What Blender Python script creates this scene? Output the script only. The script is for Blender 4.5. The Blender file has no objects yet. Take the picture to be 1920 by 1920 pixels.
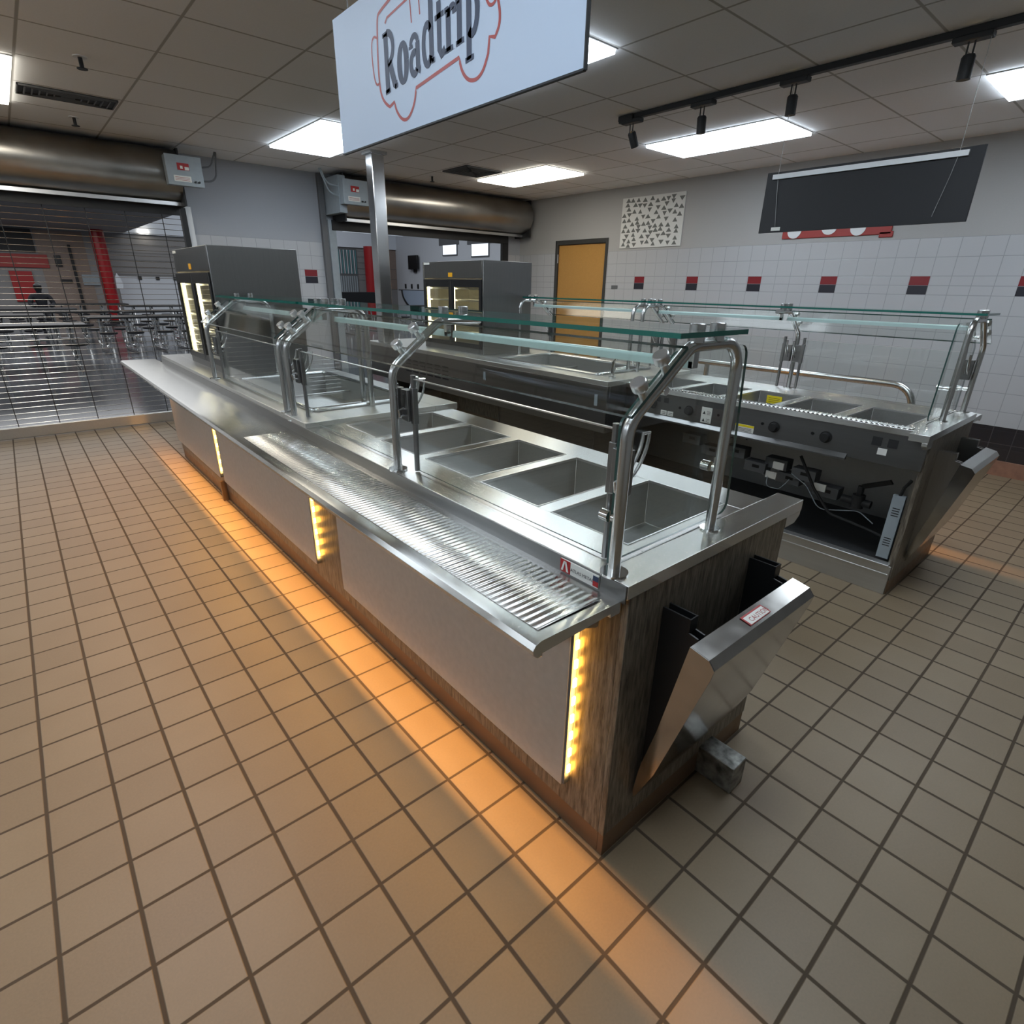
import bpy, bmesh, math, random
from mathutils import Vector, Matrix

random.seed(7)
S = 0.163                      # one quarry floor tile in metres; everything is laid out in tiles
MX = [False]                   # when set, x is mirrored for the far counter
def mp(p):
    x, y, z = p
    return Vector(((32.6 - x) if MX[0] else x, y, z))

col = bpy.context.scene.collection

# ------------------------------------------------------------------ materials
def srgb(r, g, b):
    f = lambda c: ((c / 255.0) / 12.92) if c / 255.0 <= 0.04045 else (((c / 255.0) + 0.055) / 1.055) ** 2.4
    return (f(r), f(g), f(b), 1.0)

def newmat(name):
    m = bpy.data.materials.new(name)
    m.use_nodes = True
    nt = m.node_tree
    for n in list(nt.nodes):
        nt.nodes.remove(n)
    out = nt.nodes.new('ShaderNodeOutputMaterial')
    return m, nt, out

def principled(name, color, rough=0.5, metal=0.0, spec=0.5, emis=None, estr=0.0, noise=0.0, nscale=20.0, bump=0.0, bscale=60.0, stretch=(1, 1, 1), coat=0.0):
    m, nt, out = newmat(name)
    b = nt.nodes.new('ShaderNodeBsdfPrincipled')
    b.inputs['Base Color'].default_value = color
    b.inputs['Roughness'].default_value = rough
    b.inputs['Metallic'].default_value = metal
    b.inputs['Specular IOR Level'].default_value = spec
    b.inputs['Coat Weight'].default_value = coat
    if emis:
        b.inputs['Emission Color'].default_value = emis
        b.inputs['Emission Strength'].default_value = estr
    nt.links.new(b.outputs[0], out.inputs[0])
    if noise or bump:
        g = nt.nodes.new('ShaderNodeNewGeometry')
        mpn = nt.nodes.new('ShaderNodeMapping')
        mpn.inputs['Scale'].default_value = stretch
        nt.links.new(g.outputs['Position'], mpn.inputs['Vector'])
    if noise:
        n = nt.nodes.new('ShaderNodeTexNoise'); n.inputs['Scale'].default_value = nscale
        n.inputs['Detail'].default_value = 4
        nt.links.new(mpn.outputs[0], n.inputs['Vector'])
        mr = nt.nodes.new('ShaderNodeMapRange')
        mr.inputs['From Min'].default_value = 0.3; mr.inputs['From Max'].default_value = 0.7
        mr.inputs['To Min'].default_value = 1 - noise; mr.inputs['To Max'].default_value = 1 + noise
        nt.links.new(n.outputs['Fac'], mr.inputs['Value'])
        mx = nt.nodes.new('ShaderNodeVectorMath'); mx.operation = 'SCALE'
        mx.inputs[0].default_value = color[:3]
        nt.links.new(mr.outputs[0], mx.inputs['Scale'])
        nt.links.new(mx.outputs[0], b.inputs['Base Color'])
        if metal > 0.5:
            mr2 = nt.nodes.new('ShaderNodeMapRange')
            mr2.inputs['From Min'].default_value = 0.3; mr2.inputs['From Max'].default_value = 0.7
            mr2.inputs['To Min'].default_value = rough * 0.85; mr2.inputs['To Max'].default_value = rough * 1.2
            nt.links.new(n.outputs['Fac'], mr2.inputs['Value'])
            nt.links.new(mr2.outputs[0], b.inputs['Roughness'])
    if bump:
        n = nt.nodes.new('ShaderNodeTexNoise'); n.inputs['Scale'].default_value = bscale
        n.inputs['Detail'].default_value = 3
        nt.links.new(mpn.outputs[0], n.inputs['Vector'])
        bp = nt.nodes.new('ShaderNodeBump'); bp.inputs['Strength'].default_value = bump
        bp.inputs['Distance'].default_value = 0.002
        nt.links.new(n.outputs['Fac'], bp.inputs['Height'])
        nt.links.new(bp.outputs[0], b.inputs['Normal'])
    return m

def brushed(name, color, rough, along, noise=0.03, aniso=0.6):
    """brushed stainless: grain runs along the given axis"""
    st = {'x': (1, 25, 25), 'y': (25, 1, 25), 'z': (25, 25, 1)}[along]
    m = principled(name, color, rough, 1.0, noise=noise, nscale=4.0, stretch=st)
    nt = m.node_tree
    b = [n for n in nt.nodes if n.type == 'BSDF_PRINCIPLED'][0]
    b.inputs['Anisotropic'].default_value = aniso
    g = nt.nodes.new('ShaderNodeNewGeometry')
    t = nt.nodes.new('ShaderNodeVectorMath'); t.operation = 'CROSS_PRODUCT'      # highlights smear across the grain
    nt.links.new(g.outputs['Normal'], t.inputs[0])
    t.inputs[1].default_value = {'x': (1, .02, .03), 'y': (.02, 1, .03), 'z': (.02, .03, 1)}[along]
    for l in list(b.inputs['Roughness'].links): nt.links.remove(l)
    nt.links.new(t.outputs[0], b.inputs['Tangent'])
    return m

def hairline(name, color, rough, along, a):
    """hairline finished sheet: sharp along the grain, widely smeared across it"""
    m, nt, out = newmat(name)
    b = nt.nodes.new('ShaderNodeBsdfAnisotropic')
    b.distribution = 'GGX'
    b.inputs['Color'].default_value = color
    b.inputs['Roughness'].default_value = rough
    b.inputs['Anisotropy'].default_value = -a
    g = nt.nodes.new('ShaderNodeNewGeometry')
    t = nt.nodes.new('ShaderNodeVectorMath'); t.operation = 'CROSS_PRODUCT'
    nt.links.new(g.outputs['Normal'], t.inputs[0])
    t.inputs[1].default_value = {'x': (1, .02, .03), 'y': (.02, 1, .03), 'z': (.02, .03, 1)}[along]
    nt.links.new(t.outputs[0], b.inputs['Tangent'])
    nt.links.new(b.outputs[0], out.inputs[0])
    return m

def emission(name, color, strength):
    m, nt, out = newmat(name)
    e = nt.nodes.new('ShaderNodeEmission')
    e.inputs[0].default_value = color; e.inputs[1].default_value = strength
    nt.links.new(e.outputs[0], out.inputs[0])
    return m

def math_node(nt, op, a, b=None, c=None):
    n = nt.nodes.new('ShaderNodeMath'); n.operation = op
    for i, v in enumerate((a, b, c)):
        if v is None: continue
        if isinstance(v, (int, float)): n.inputs[i].default_value = v
        else: nt.links.new(v, n.inputs[i])
    return n.outputs[0]

def mixc(nt, fac, a, b):
    n = nt.nodes.new('ShaderNodeMix'); n.data_type = 'RGBA'
    if isinstance(fac, (int, float)): n.inputs[0].default_value = fac
    else: nt.links.new(fac, n.inputs[0])
    for k, v in ((6, a), (7, b)):
        if isinstance(v, tuple): n.inputs[k].default_value = v
        else: nt.links.new(v, n.inputs[k])
    return n.outputs[2]

def pos_axes(nt):
    g = nt.nodes.new('ShaderNodeNewGeometry')
    v = nt.nodes.new('ShaderNodeVectorMath'); v.operation = 'SCALE'; v.inputs['Scale'].default_value = 1 / S
    nt.links.new(g.outputs['Position'], v.inputs[0])
    s = nt.nodes.new('ShaderNodeSeparateXYZ'); nt.links.new(v.outputs[0], s.inputs[0])
    return v.outputs[0], s.outputs

def line_mask(nt, coord, pitch, off, half):
    """1 on the joint lines"""
    a = math_node(nt, 'SUBTRACT', coord, off)
    a = math_node(nt, 'DIVIDE', a, pitch)
    f = math_node(nt, 'FRACT', math_node(nt, 'ADD', a, 0.5))
    d = math_node(nt, 'ABSOLUTE', math_node(nt, 'SUBTRACT', f, 0.5))
    d = math_node(nt, 'MULTIPLY', d, pitch)
    mr = nt.nodes.new('ShaderNodeMapRange')
    mr.inputs['From Min'].default_value = half * 0.75; mr.inputs['From Max'].default_value = half * 1.25
    mr.inputs['To Min'].default_value = 1; mr.inputs['To Max'].default_value = 0
    nt.links.new(d, mr.inputs['Value'])
    return mr.outputs[0]

def between(nt, v, lo, hi):
    a = math_node(nt, 'GREATER_THAN', v, lo); b = math_node(nt, 'LESS_THAN', v, hi)
    return math_node(nt, 'MULTIPLY', a, b)

def cell_noise(nt, vec, pitch=1.0):
    v = nt.nodes.new('ShaderNodeVectorMath'); v.operation = 'SCALE'; v.inputs['Scale'].default_value = 1 / pitch
    nt.links.new(vec, v.inputs[0])
    fl = nt.nodes.new('ShaderNodeVectorMath'); fl.operation = 'FLOOR'; nt.links.new(v.outputs[0], fl.inputs[0])
    w = nt.nodes.new('ShaderNodeTexWhiteNoise'); nt.links.new(fl.outputs[0], w.inputs['Vector'])
    return w.outputs['Value']

def floor_mat():
    m, nt, out = newmat('quarry_tile_floor')
    vec, ax = pos_axes(nt)
    gx = line_mask(nt, ax[0], 1.0, 0.0, 0.030)
    gy = line_mask(nt, ax[1], 1.0, 0.0, 0.026)
    g = math_node(nt, 'MAXIMUM', gx, gy)
    xy = nt.nodes.new('ShaderNodeCombineXYZ'); nt.links.new(ax[0], xy.inputs[0]); nt.links.new(ax[1], xy.inputs[1])
    cn = cell_noise(nt, xy.outputs[0])
    tile = mixc(nt, cn, srgb(117, 103, 83), srgb(128, 114, 93))
    n = nt.nodes.new('ShaderNodeTexNoise'); n.inputs['Scale'].default_value = 0.8; n.inputs['Detail'].default_value = 5
    nt.links.new(vec, n.inputs['Vector'])
    mr = nt.nodes.new('ShaderNodeMapRange'); mr.inputs['From Min'].default_value = .3; mr.inputs['From Max'].default_value = .7
    mr.inputs['To Min'].default_value = 0.0; mr.inputs['To Max'].default_value = 0.28
    nt.links.new(n.outputs['Fac'], mr.inputs['Value'])
    tile = mixc(nt, mr.outputs[0], tile, srgb(106, 89, 68))
    n2 = nt.nodes.new('ShaderNodeTexNoise'); n2.inputs['Scale'].default_value = 26; n2.inputs['Detail'].default_value = 4
    nt.links.new(vec, n2.inputs['Vector'])
    sp = math_node(nt, 'MULTIPLY', n2.outputs['Fac'], 0.35)
    tile = mixc(nt, sp, tile, srgb(150, 130, 104))
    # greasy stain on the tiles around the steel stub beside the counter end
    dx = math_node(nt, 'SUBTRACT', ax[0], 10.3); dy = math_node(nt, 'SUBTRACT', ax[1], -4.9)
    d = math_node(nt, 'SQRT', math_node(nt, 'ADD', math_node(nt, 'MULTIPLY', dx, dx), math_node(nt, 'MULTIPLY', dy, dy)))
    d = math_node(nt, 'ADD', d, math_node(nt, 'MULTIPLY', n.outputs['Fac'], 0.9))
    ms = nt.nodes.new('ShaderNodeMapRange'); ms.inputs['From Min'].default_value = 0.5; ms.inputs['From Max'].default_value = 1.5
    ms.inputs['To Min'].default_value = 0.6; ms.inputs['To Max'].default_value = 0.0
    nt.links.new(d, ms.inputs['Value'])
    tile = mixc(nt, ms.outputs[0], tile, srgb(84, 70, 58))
    c = mixc(nt, g, tile, srgb(70, 59, 46))
    b = nt.nodes.new('ShaderNodeBsdfPrincipled')
    nt.links.new(c, b.inputs['Base Color'])
    r = math_node(nt, 'ADD', 0.42, math_node(nt, 'MULTIPLY', g, 0.4))
    nt.links.new(r, b.inputs['Roughness'])
    b.inputs['Specular IOR Level'].default_value = 0.35
    bp = nt.nodes.new('ShaderNodeBump'); bp.inputs['Strength'].default_value = 0.5; bp.inputs['Distance'].default_value = 0.003
    h = math_node(nt, 'SUBTRACT', math_node(nt, 'MULTIPLY', n2.outputs['Fac'], 0.12), g)
    nt.links.new(h, bp.inputs['Height']); nt.links.new(bp.outputs[0], b.inputs['Normal'])
    nt.links.new(b.outputs[0], out.inputs[0])
    return m

def wall_mat(name, axis, off, painted, with_base=True, tiled=True):
    """glazed wall tile up to 11.75, painted above; axis is the horizontal one"""
    m, nt, out = newmat(name)
    vec, ax = pos_axes(nt)
    h = ax[axis]; z = ax[2]
    gv = line_mask(nt, h, 0.95, off, 0.016)
    gh = line_mask(nt, z, 0.94, 8.95, 0.016)
    ghm = line_mask(nt, z, 20.0, 9.42, 0.016)
    g = math_node(nt, 'MAXIMUM', math_node(nt, 'MAXIMUM', gv, gh), ghm)
    tilec = mixc(nt, g, srgb(182, 184, 187), srgb(156, 158, 161))
    n = nt.nodes.new('ShaderNodeTexNoise'); n.inputs['Scale'].default_value = 14; n.inputs['Detail'].default_value = 3
    nt.links.new(vec, n.inputs['Vector'])
    paint = mixc(nt, n.outputs['Fac'], painted, tuple(min(1, c * 1.06) for c in painted[:3]) + (1,))
    up = math_node(nt, 'GREATER_THAN', z, 11.78)
    c = mixc(nt, up, tilec, paint)
    if with_base:
        gb = math_node(nt, 'MAXIMUM', gv, line_mask(nt, z, 20.0, 1.66, 0.016))
        blk = mixc(nt, gb, srgb(40, 41, 46), srgb(66, 67, 70))
        c = mixc(nt, math_node(nt, 'LESS_THAN', z, 2.55), c, blk)
    b = nt.nodes.new('ShaderNodeBsdfPrincipled')
    nt.links.new(c, b.inputs['Base Color'])
    r = math_node(nt, 'ADD', 0.22, math_node(nt, 'MULTIPLY', up, 0.4))
    nt.links.new(r, b.inputs['Roughness'])
    bp = nt.nodes.new('ShaderNodeBump'); bp.inputs['Strength'].default_value = 0.3; bp.inputs['Distance'].default_value = 0.002
    gi = math_node(nt, 'MULTIPLY', g, math_node(nt, 'SUBTRACT', 1.0, up))
    hh = math_node(nt, 'SUBTRACT', math_node(nt, 'MULTIPLY', n.outputs['Fac'], 0.25), gi)
    nt.links.new(hh, bp.inputs['Height']); nt.links.new(bp.outputs[0], b.inputs['Normal'])
    nt.links.new(b.outputs[0], out.inputs[0])
    return m

def ceiling_mat():
    m, nt, out = newmat('acoustic_ceiling_tile')
    vec, ax = pos_axes(nt)
    g = math_node(nt, 'MAXIMUM', line_mask(nt, ax[0], 3.73, 0.1, 0.045), line_mask(nt, ax[1], 3.73, 7.0, 0.045))
    n = nt.nodes.new('ShaderNodeTexNoise'); n.inputs['Scale'].default_value = 16; n.inputs['Detail'].default_value = 6
    nt.links.new(vec, n.inputs['Vector'])
    cn = cell_noise(nt, vec, 3.73)
    t = mixc(nt, n.outputs['Fac'], srgb(240, 242, 244), srgb(250, 252, 254))
    c = mixc(nt, g, t, srgb(178, 178, 176))
    b = nt.nodes.new('ShaderNodeBsdfPrincipled')
    nt.links.new(c, b.inputs['Base Color']); b.inputs['Roughness'].default_value = 0.85
    bp = nt.nodes.new('ShaderNodeBump'); bp.inputs['Strength'].default_value = 0.25; bp.inputs['Distance'].default_value = 0.002
    nt.links.new(n.outputs['Fac'], bp.inputs['Height']); nt.links.new(bp.outputs[0], b.inputs['Normal'])
    nt.links.new(b.outputs[0], out.inputs[0])
    return m

def ribbed_mat():
    """vertically streaked grey-brown laminate"""
    m, nt, out = newmat('streaked_laminate')
    g = nt.nodes.new('ShaderNodeNewGeometry')
    mpn = nt.nodes.new('ShaderNodeMapping'); mpn.inputs['Scale'].default_value = (120, 120, 13)
    nt.links.new(g.outputs['Position'], mpn.inputs[0])
    n = nt.nodes.new('ShaderNodeTexNoise'); n.inputs['Scale'].default_value = 1.0; n.inputs['Detail'].default_value = 3
    n.inputs['Roughness'].default_value = 0.65
    nt.links.new(mpn.outputs[0], n.inputs['Vector'])
    cr = nt.nodes.new('ShaderNodeValToRGB')
    cr.color_ramp.elements[0].position = 0.32; cr.color_ramp.elements[0].color = srgb(74, 67, 58)
    cr.color_ramp.elements[1].position = 0.68; cr.color_ramp.elements[1].color = srgb(138, 130, 117)
    nt.links.new(n.outputs['Fac'], cr.inputs[0])
    b = nt.nodes.new('ShaderNodeBsdfPrincipled')
    nt.links.new(cr.outputs[0], b.inputs['Base Color'])
    b.inputs['Roughness'].default_value = 0.38; b.inputs['Metallic'].default_value = 0.25
    bp = nt.nodes.new('ShaderNodeBump'); bp.inputs['Strength'].default_value = 0.35; bp.inputs['Distance'].default_value = 0.0015
    nt.links.new(n.outputs['Fac'], bp.inputs['Height']); nt.links.new(bp.outputs[0], b.inputs['Normal'])
    nt.links.new(b.outputs[0], out.inputs[0])
    return m

def glass_mat(name, tint, refl=1.0):
    """thin clear pane: see-through with a Fresnel reflection"""
    m, nt, out = newmat(name)
    t = nt.nodes.new('ShaderNodeBsdfTransparent'); t.inputs[0].default_value = tint
    gl = nt.nodes.new('ShaderNodeBsdfGlossy'); gl.inputs['Roughness'].default_value = 0.0
    gl.inputs[0].default_value = (1, 1, 1, 1)
    g = nt.nodes.new('ShaderNodeNewGeometry')
    dt = nt.nodes.new('ShaderNodeVectorMath'); dt.operation = 'DOT_PRODUCT'
    nt.links.new(g.outputs['Incoming'], dt.inputs[0]); nt.links.new(g.outputs['Normal'], dt.inputs[1])
    c = math_node(nt, 'ABSOLUTE', dt.outputs['Value'])
    f5 = math_node(nt, 'POWER', math_node(nt, 'SUBTRACT', 1.0, c), 5.0)
    fr = math_node(nt, 'MULTIPLY_ADD', f5, 0.9, 0.04)
    mx = nt.nodes.new('ShaderNodeMixShader')
    nt.links.new(math_node(nt, 'MULTIPLY', fr, refl), mx.inputs[0])
    nt.links.new(t.outputs[0], mx.inputs[1]); nt.links.new(gl.outputs[0], mx.inputs[2])
    nt.links.new(mx.outputs[0], out.inputs[0])
    return m

def troffer_mat(name, color, strength, axis=0, off=0.0):
    """prismatic lens with the lamps behind it showing as brighter bands"""
    m, nt, out = newmat(name)
    vec, ax = pos_axes(nt)
    a = math_node(nt, 'SUBTRACT', ax[0], off)
    w = math_node(nt, 'COSINE', math_node(nt, 'MULTIPLY', a, 2 * math.pi / 1.24))
    s = math_node(nt, 'MULTIPLY_ADD', w, -0.14 * strength, strength)
    e = nt.nodes.new('ShaderNodeEmission'); e.inputs[0].default_value = color
    nt.links.new(s, e.inputs[1]); nt.links.new(e.outputs[0], out.inputs[0])
    return m

def led_bar_mat(name):
    m, nt, out = newmat(name)
    vec, ax = pos_axes(nt)
    f = math_node(nt, 'FRACT', math_node(nt, 'DIVIDE', ax[1], 0.22))
    on = math_node(nt, 'LESS_THAN', f, 0.25)
    e = nt.nodes.new('ShaderNodeEmission'); e.inputs[0].default_value = srgb(255, 246, 214)
    nt.links.new(math_node(nt, 'MULTIPLY', on, 150.0), e.inputs[1])
    nt.links.new(e.outputs[0], out.inputs[0])
    return m

M = {}
M['floor'] = floor_mat()
M['ceiling'] = ceiling_mat()
M['wall_r'] = wall_mat('wall_tile_right', 1, 2.18, srgb(168, 168, 167))
M['wall_b'] = wall_mat('wall_tile_back', 0, 11.9, srgb(156, 160, 166))
M['paint'] = principled('wall_paint', srgb(170, 170, 168), 0.7)
M['quarry'] = principled('quarry_base', srgb(134, 100, 84), 0.5, noise=0.15)
M['steel_y'] = brushed('steel_brushed_long', (0.58, 0.58, 0.56, 1), 0.36, 'y')
M['steel_tray'] = hairline('steel_tray', (0.66, 0.66, 0.64, 1), 0.19, 'y', 0.82)
M['steel_x'] = brushed('steel_brushed_cross', (0.80, 0.80, 0.78, 1), 0.38, 'x')
M['steel_z'] = brushed('steel_brushed_upright', (0.40, 0.40, 0.39, 1), 0.32, 'z')
M['steel_glint_rib'] = principled('steel_glint_ribs', (0.80, 0.79, 0.74, 1), 0.27, 1.0)
M['steel_dark'] = brushed('steel_dark', (0.20, 0.20, 0.20, 1), 0.34, 'y')
M['steel_well'] = brushed('steel_well', (0.44, 0.44, 0.43, 1), 0.40, 'x')
M['steel_shelf'] = principled('steel_mirror_shelf', (0.42, 0.41, 0.39, 1), 0.16, 1.0, noise=0.05)
M['chrome'] = principled('chrome', (0.72, 0.73, 0.72, 1), 0.10, 1.0)
M['tube'] = principled('satin_tube', (0.52, 0.53, 0.53, 1), 0.24, 1.0)
M['grime'] = principled('grimy_steel', (0.30, 0.30, 0.28, 1), 0.45, 0.9, noise=0.6, nscale=30)
M['galv'] = principled('galvanised_sheet', (0.34, 0.33, 0.31, 1), 0.33, 1.0, noise=0.15, nscale=3)
M['warmer'] = brushed('warmer_steel', (0.21, 0.21, 0.205, 1), 0.38, 'z')
M['kick'] = principled('kick_bronze', srgb(126, 104, 84), 0.42, 0.6, noise=0.08)
M['panel'] = principled('front_laminate', srgb(190, 184, 176), 0.45, 0.15, noise=0.05, nscale=40)
M['rib'] = ribbed_mat()
M['pole'] = principled('pole_steel', (0.5, 0.5, 0.5, 1), 0.22, 1.0)
M['black'] = principled('black_enamel', srgb(16, 17, 19), 0.35)
M['matte'] = principled('matte_black', srgb(28, 29, 31), 0.6)
M['cavity'] = principled('cavity_dark', srgb(34, 35, 36), 0.7)
M['rubber'] = principled('black_rubber', srgb(18, 18, 18), 0.7)
M['white'] = principled('white_enamel', srgb(225, 228, 230), 0.45)
M['lightgrey'] = principled('grey_enamel', srgb(150, 160, 166), 0.45, noise=0.05)
M['midgrey'] = principled('mid_grey', srgb(96, 98, 100), 0.5)
M['red'] = principled('red_paint', srgb(160, 30, 32), 0.45)
M['redtile'] = principled('red_glazed_tile', srgb(128, 40, 46), 0.25)
M['blktile'] = principled('black_glazed_tile', srgb(46, 46, 54), 0.25)
M['yellow'] = principled('yellow_label', srgb(226, 206, 30), 0.5)
M['orange'] = principled('orange_label', srgb(236, 170, 20), 0.5)
M['label'] = principled('white_label', srgb(222, 222, 216), 0.5)
M['ink'] = principled('navy_ink', srgb(38, 52, 78), 0.55)
M['blackink'] = principled('black_ink', srgb(30, 30, 32), 0.55)
M['logored'] = principled('logo_red', srgb(156, 52, 48), 0.5)
M['signface'] = principled('sign_face', srgb(176, 192, 212), 0.5)
M['signback'] = principled('sign_back', srgb(20, 22, 27), 0.6)
M['door'] = principled('yellow_door_veneer', srgb(184, 138, 72), 0.5, noise=0.05, nscale=60)
M['doorframe'] = principled('door_frame_dark', srgb(56, 56, 54), 0.5)
M['alu'] = principled('aluminium', (0.70, 0.70, 0.70, 1), 0.3, 1.0)
M['glass'] = glass_mat('clear_glass', (0.965, 0.985, 0.975, 1))
M['glassedge'] = principled('glass_edge_green', srgb(16, 92, 82), 0.12, 0.0, spec=0.8)
M['glassedge_thin'] = principled('glass_edge_dark', srgb(40, 66, 62), 0.2)
M['cabglass'] = glass_mat('cabinet_glass', (0.8, 0.82, 0.8, 1))
M['warmlamp'] = emission('warm_lamp_amber', srgb(255, 176, 66), 26.0)
M['warmstrip'] = emission('warm_strip', srgb(255, 150, 50), 2.0)
M['lamp_cool'] = troffer_mat('troffer_cool', (0.80, 0.90, 1.0, 1), 7.6, off=0.1)
M['lamp_warm'] = troffer_mat('troffer_warm', (1.0, 0.93, 0.80, 1), 7.6, off=0.1)
M['spotlamp'] = emission('spot_lamp', srgb(255, 214, 150), 8.0)
M['cablamp'] = emission('cabinet_lamp', srgb(255, 238, 190), 7)
M['liner'] = principled('warmer_liner', (0.7, 0.68, 0.62, 1), 0.35, 0.9)
M['ledbar'] = led_bar_mat('led_bar')
M['barlens'] = principled('bar_lens', srgb(190, 214, 212), 0.3, 0.2)
M['dinfloor'] = principled('polished_grey_floor', srgb(108, 111, 116), 0.12, 0, noise=0.06, nscale=1.5)
M['dinwall'] = principled('dining_wall', srgb(140, 138, 137), 0.7, noise=0.03)
M['dinbright'] = principled('dining_bulkhead', srgb(224, 230, 238), 0.7)
M['dinblock'] = principled('dining_white_wall', srgb(206, 210, 216), 0.6)
M['dinbrown'] = principled('dining_brown_panel', srgb(140, 124, 114), 0.6, noise=0.05)
M['redcol'] = principled('red_column_paint', srgb(150, 14, 22), 0.35)
M['teal'] = principled('blind_teal', srgb(86, 140, 146), 0.5)
M['daylight'] = emission('daylight_pane', (0.8, 0.88, 1.0, 1), 1.0)
M['hightlamp'] = emission('dining_lamp', (1.0, 0.93, 0.8, 1), 6.0)
M['skin'] = principled('skin', srgb(120, 84, 66), 0.6)
M['darkcloth'] = principled('dark_cloth', srgb(20, 22, 30), 0.85)
M['wire'] = principled('grey_wire', srgb(150, 150, 150), 0.4, 0.3)
M['poster'] = principled('poster_white', srgb(218, 220, 217), 0.6)
M['postergrey'] = principled('poster_grey', srgb(104, 106, 104), 0.6)

# ------------------------------------------------------------------ mesh builder
ORG = {}
def fillet(pts, r, n=7, closed=False):
    pts = [Vector(p) for p in pts]
    out = [pts[0]]
    for i in range(1, len(pts) - 1):
        a, b, c = pts[i - 1], pts[i], pts[i + 1]
        u = (a - b); v = (c - b)
        lu, lv = u.length, v.length
        u.normalize(); v.normalize()
        ang = u.angle(v)
        if ang > math.pi - 0.02:
            out.append(b); continue
        d = min(r / math.tan(ang / 2), lu * 0.48, lv * 0.48)
        rr = d * math.tan(ang / 2)
        ctr = b + (u + v).normalized() * (rr / math.sin(ang / 2))
        p0, p1 = b + u * d, b + v * d
        a0, a1 = p0 - ctr, p1 - ctr
        for k in range(n + 1):
            th = a0.angle(a1)
            q = a0 if th < 1e-4 else (a0 * math.sin((1 - k / n) * th) + a1 * math.sin(k / n * th)) / math.sin(th)
            out.append(ctr + q)
    out.append(pts[-1])
    return out

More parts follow.
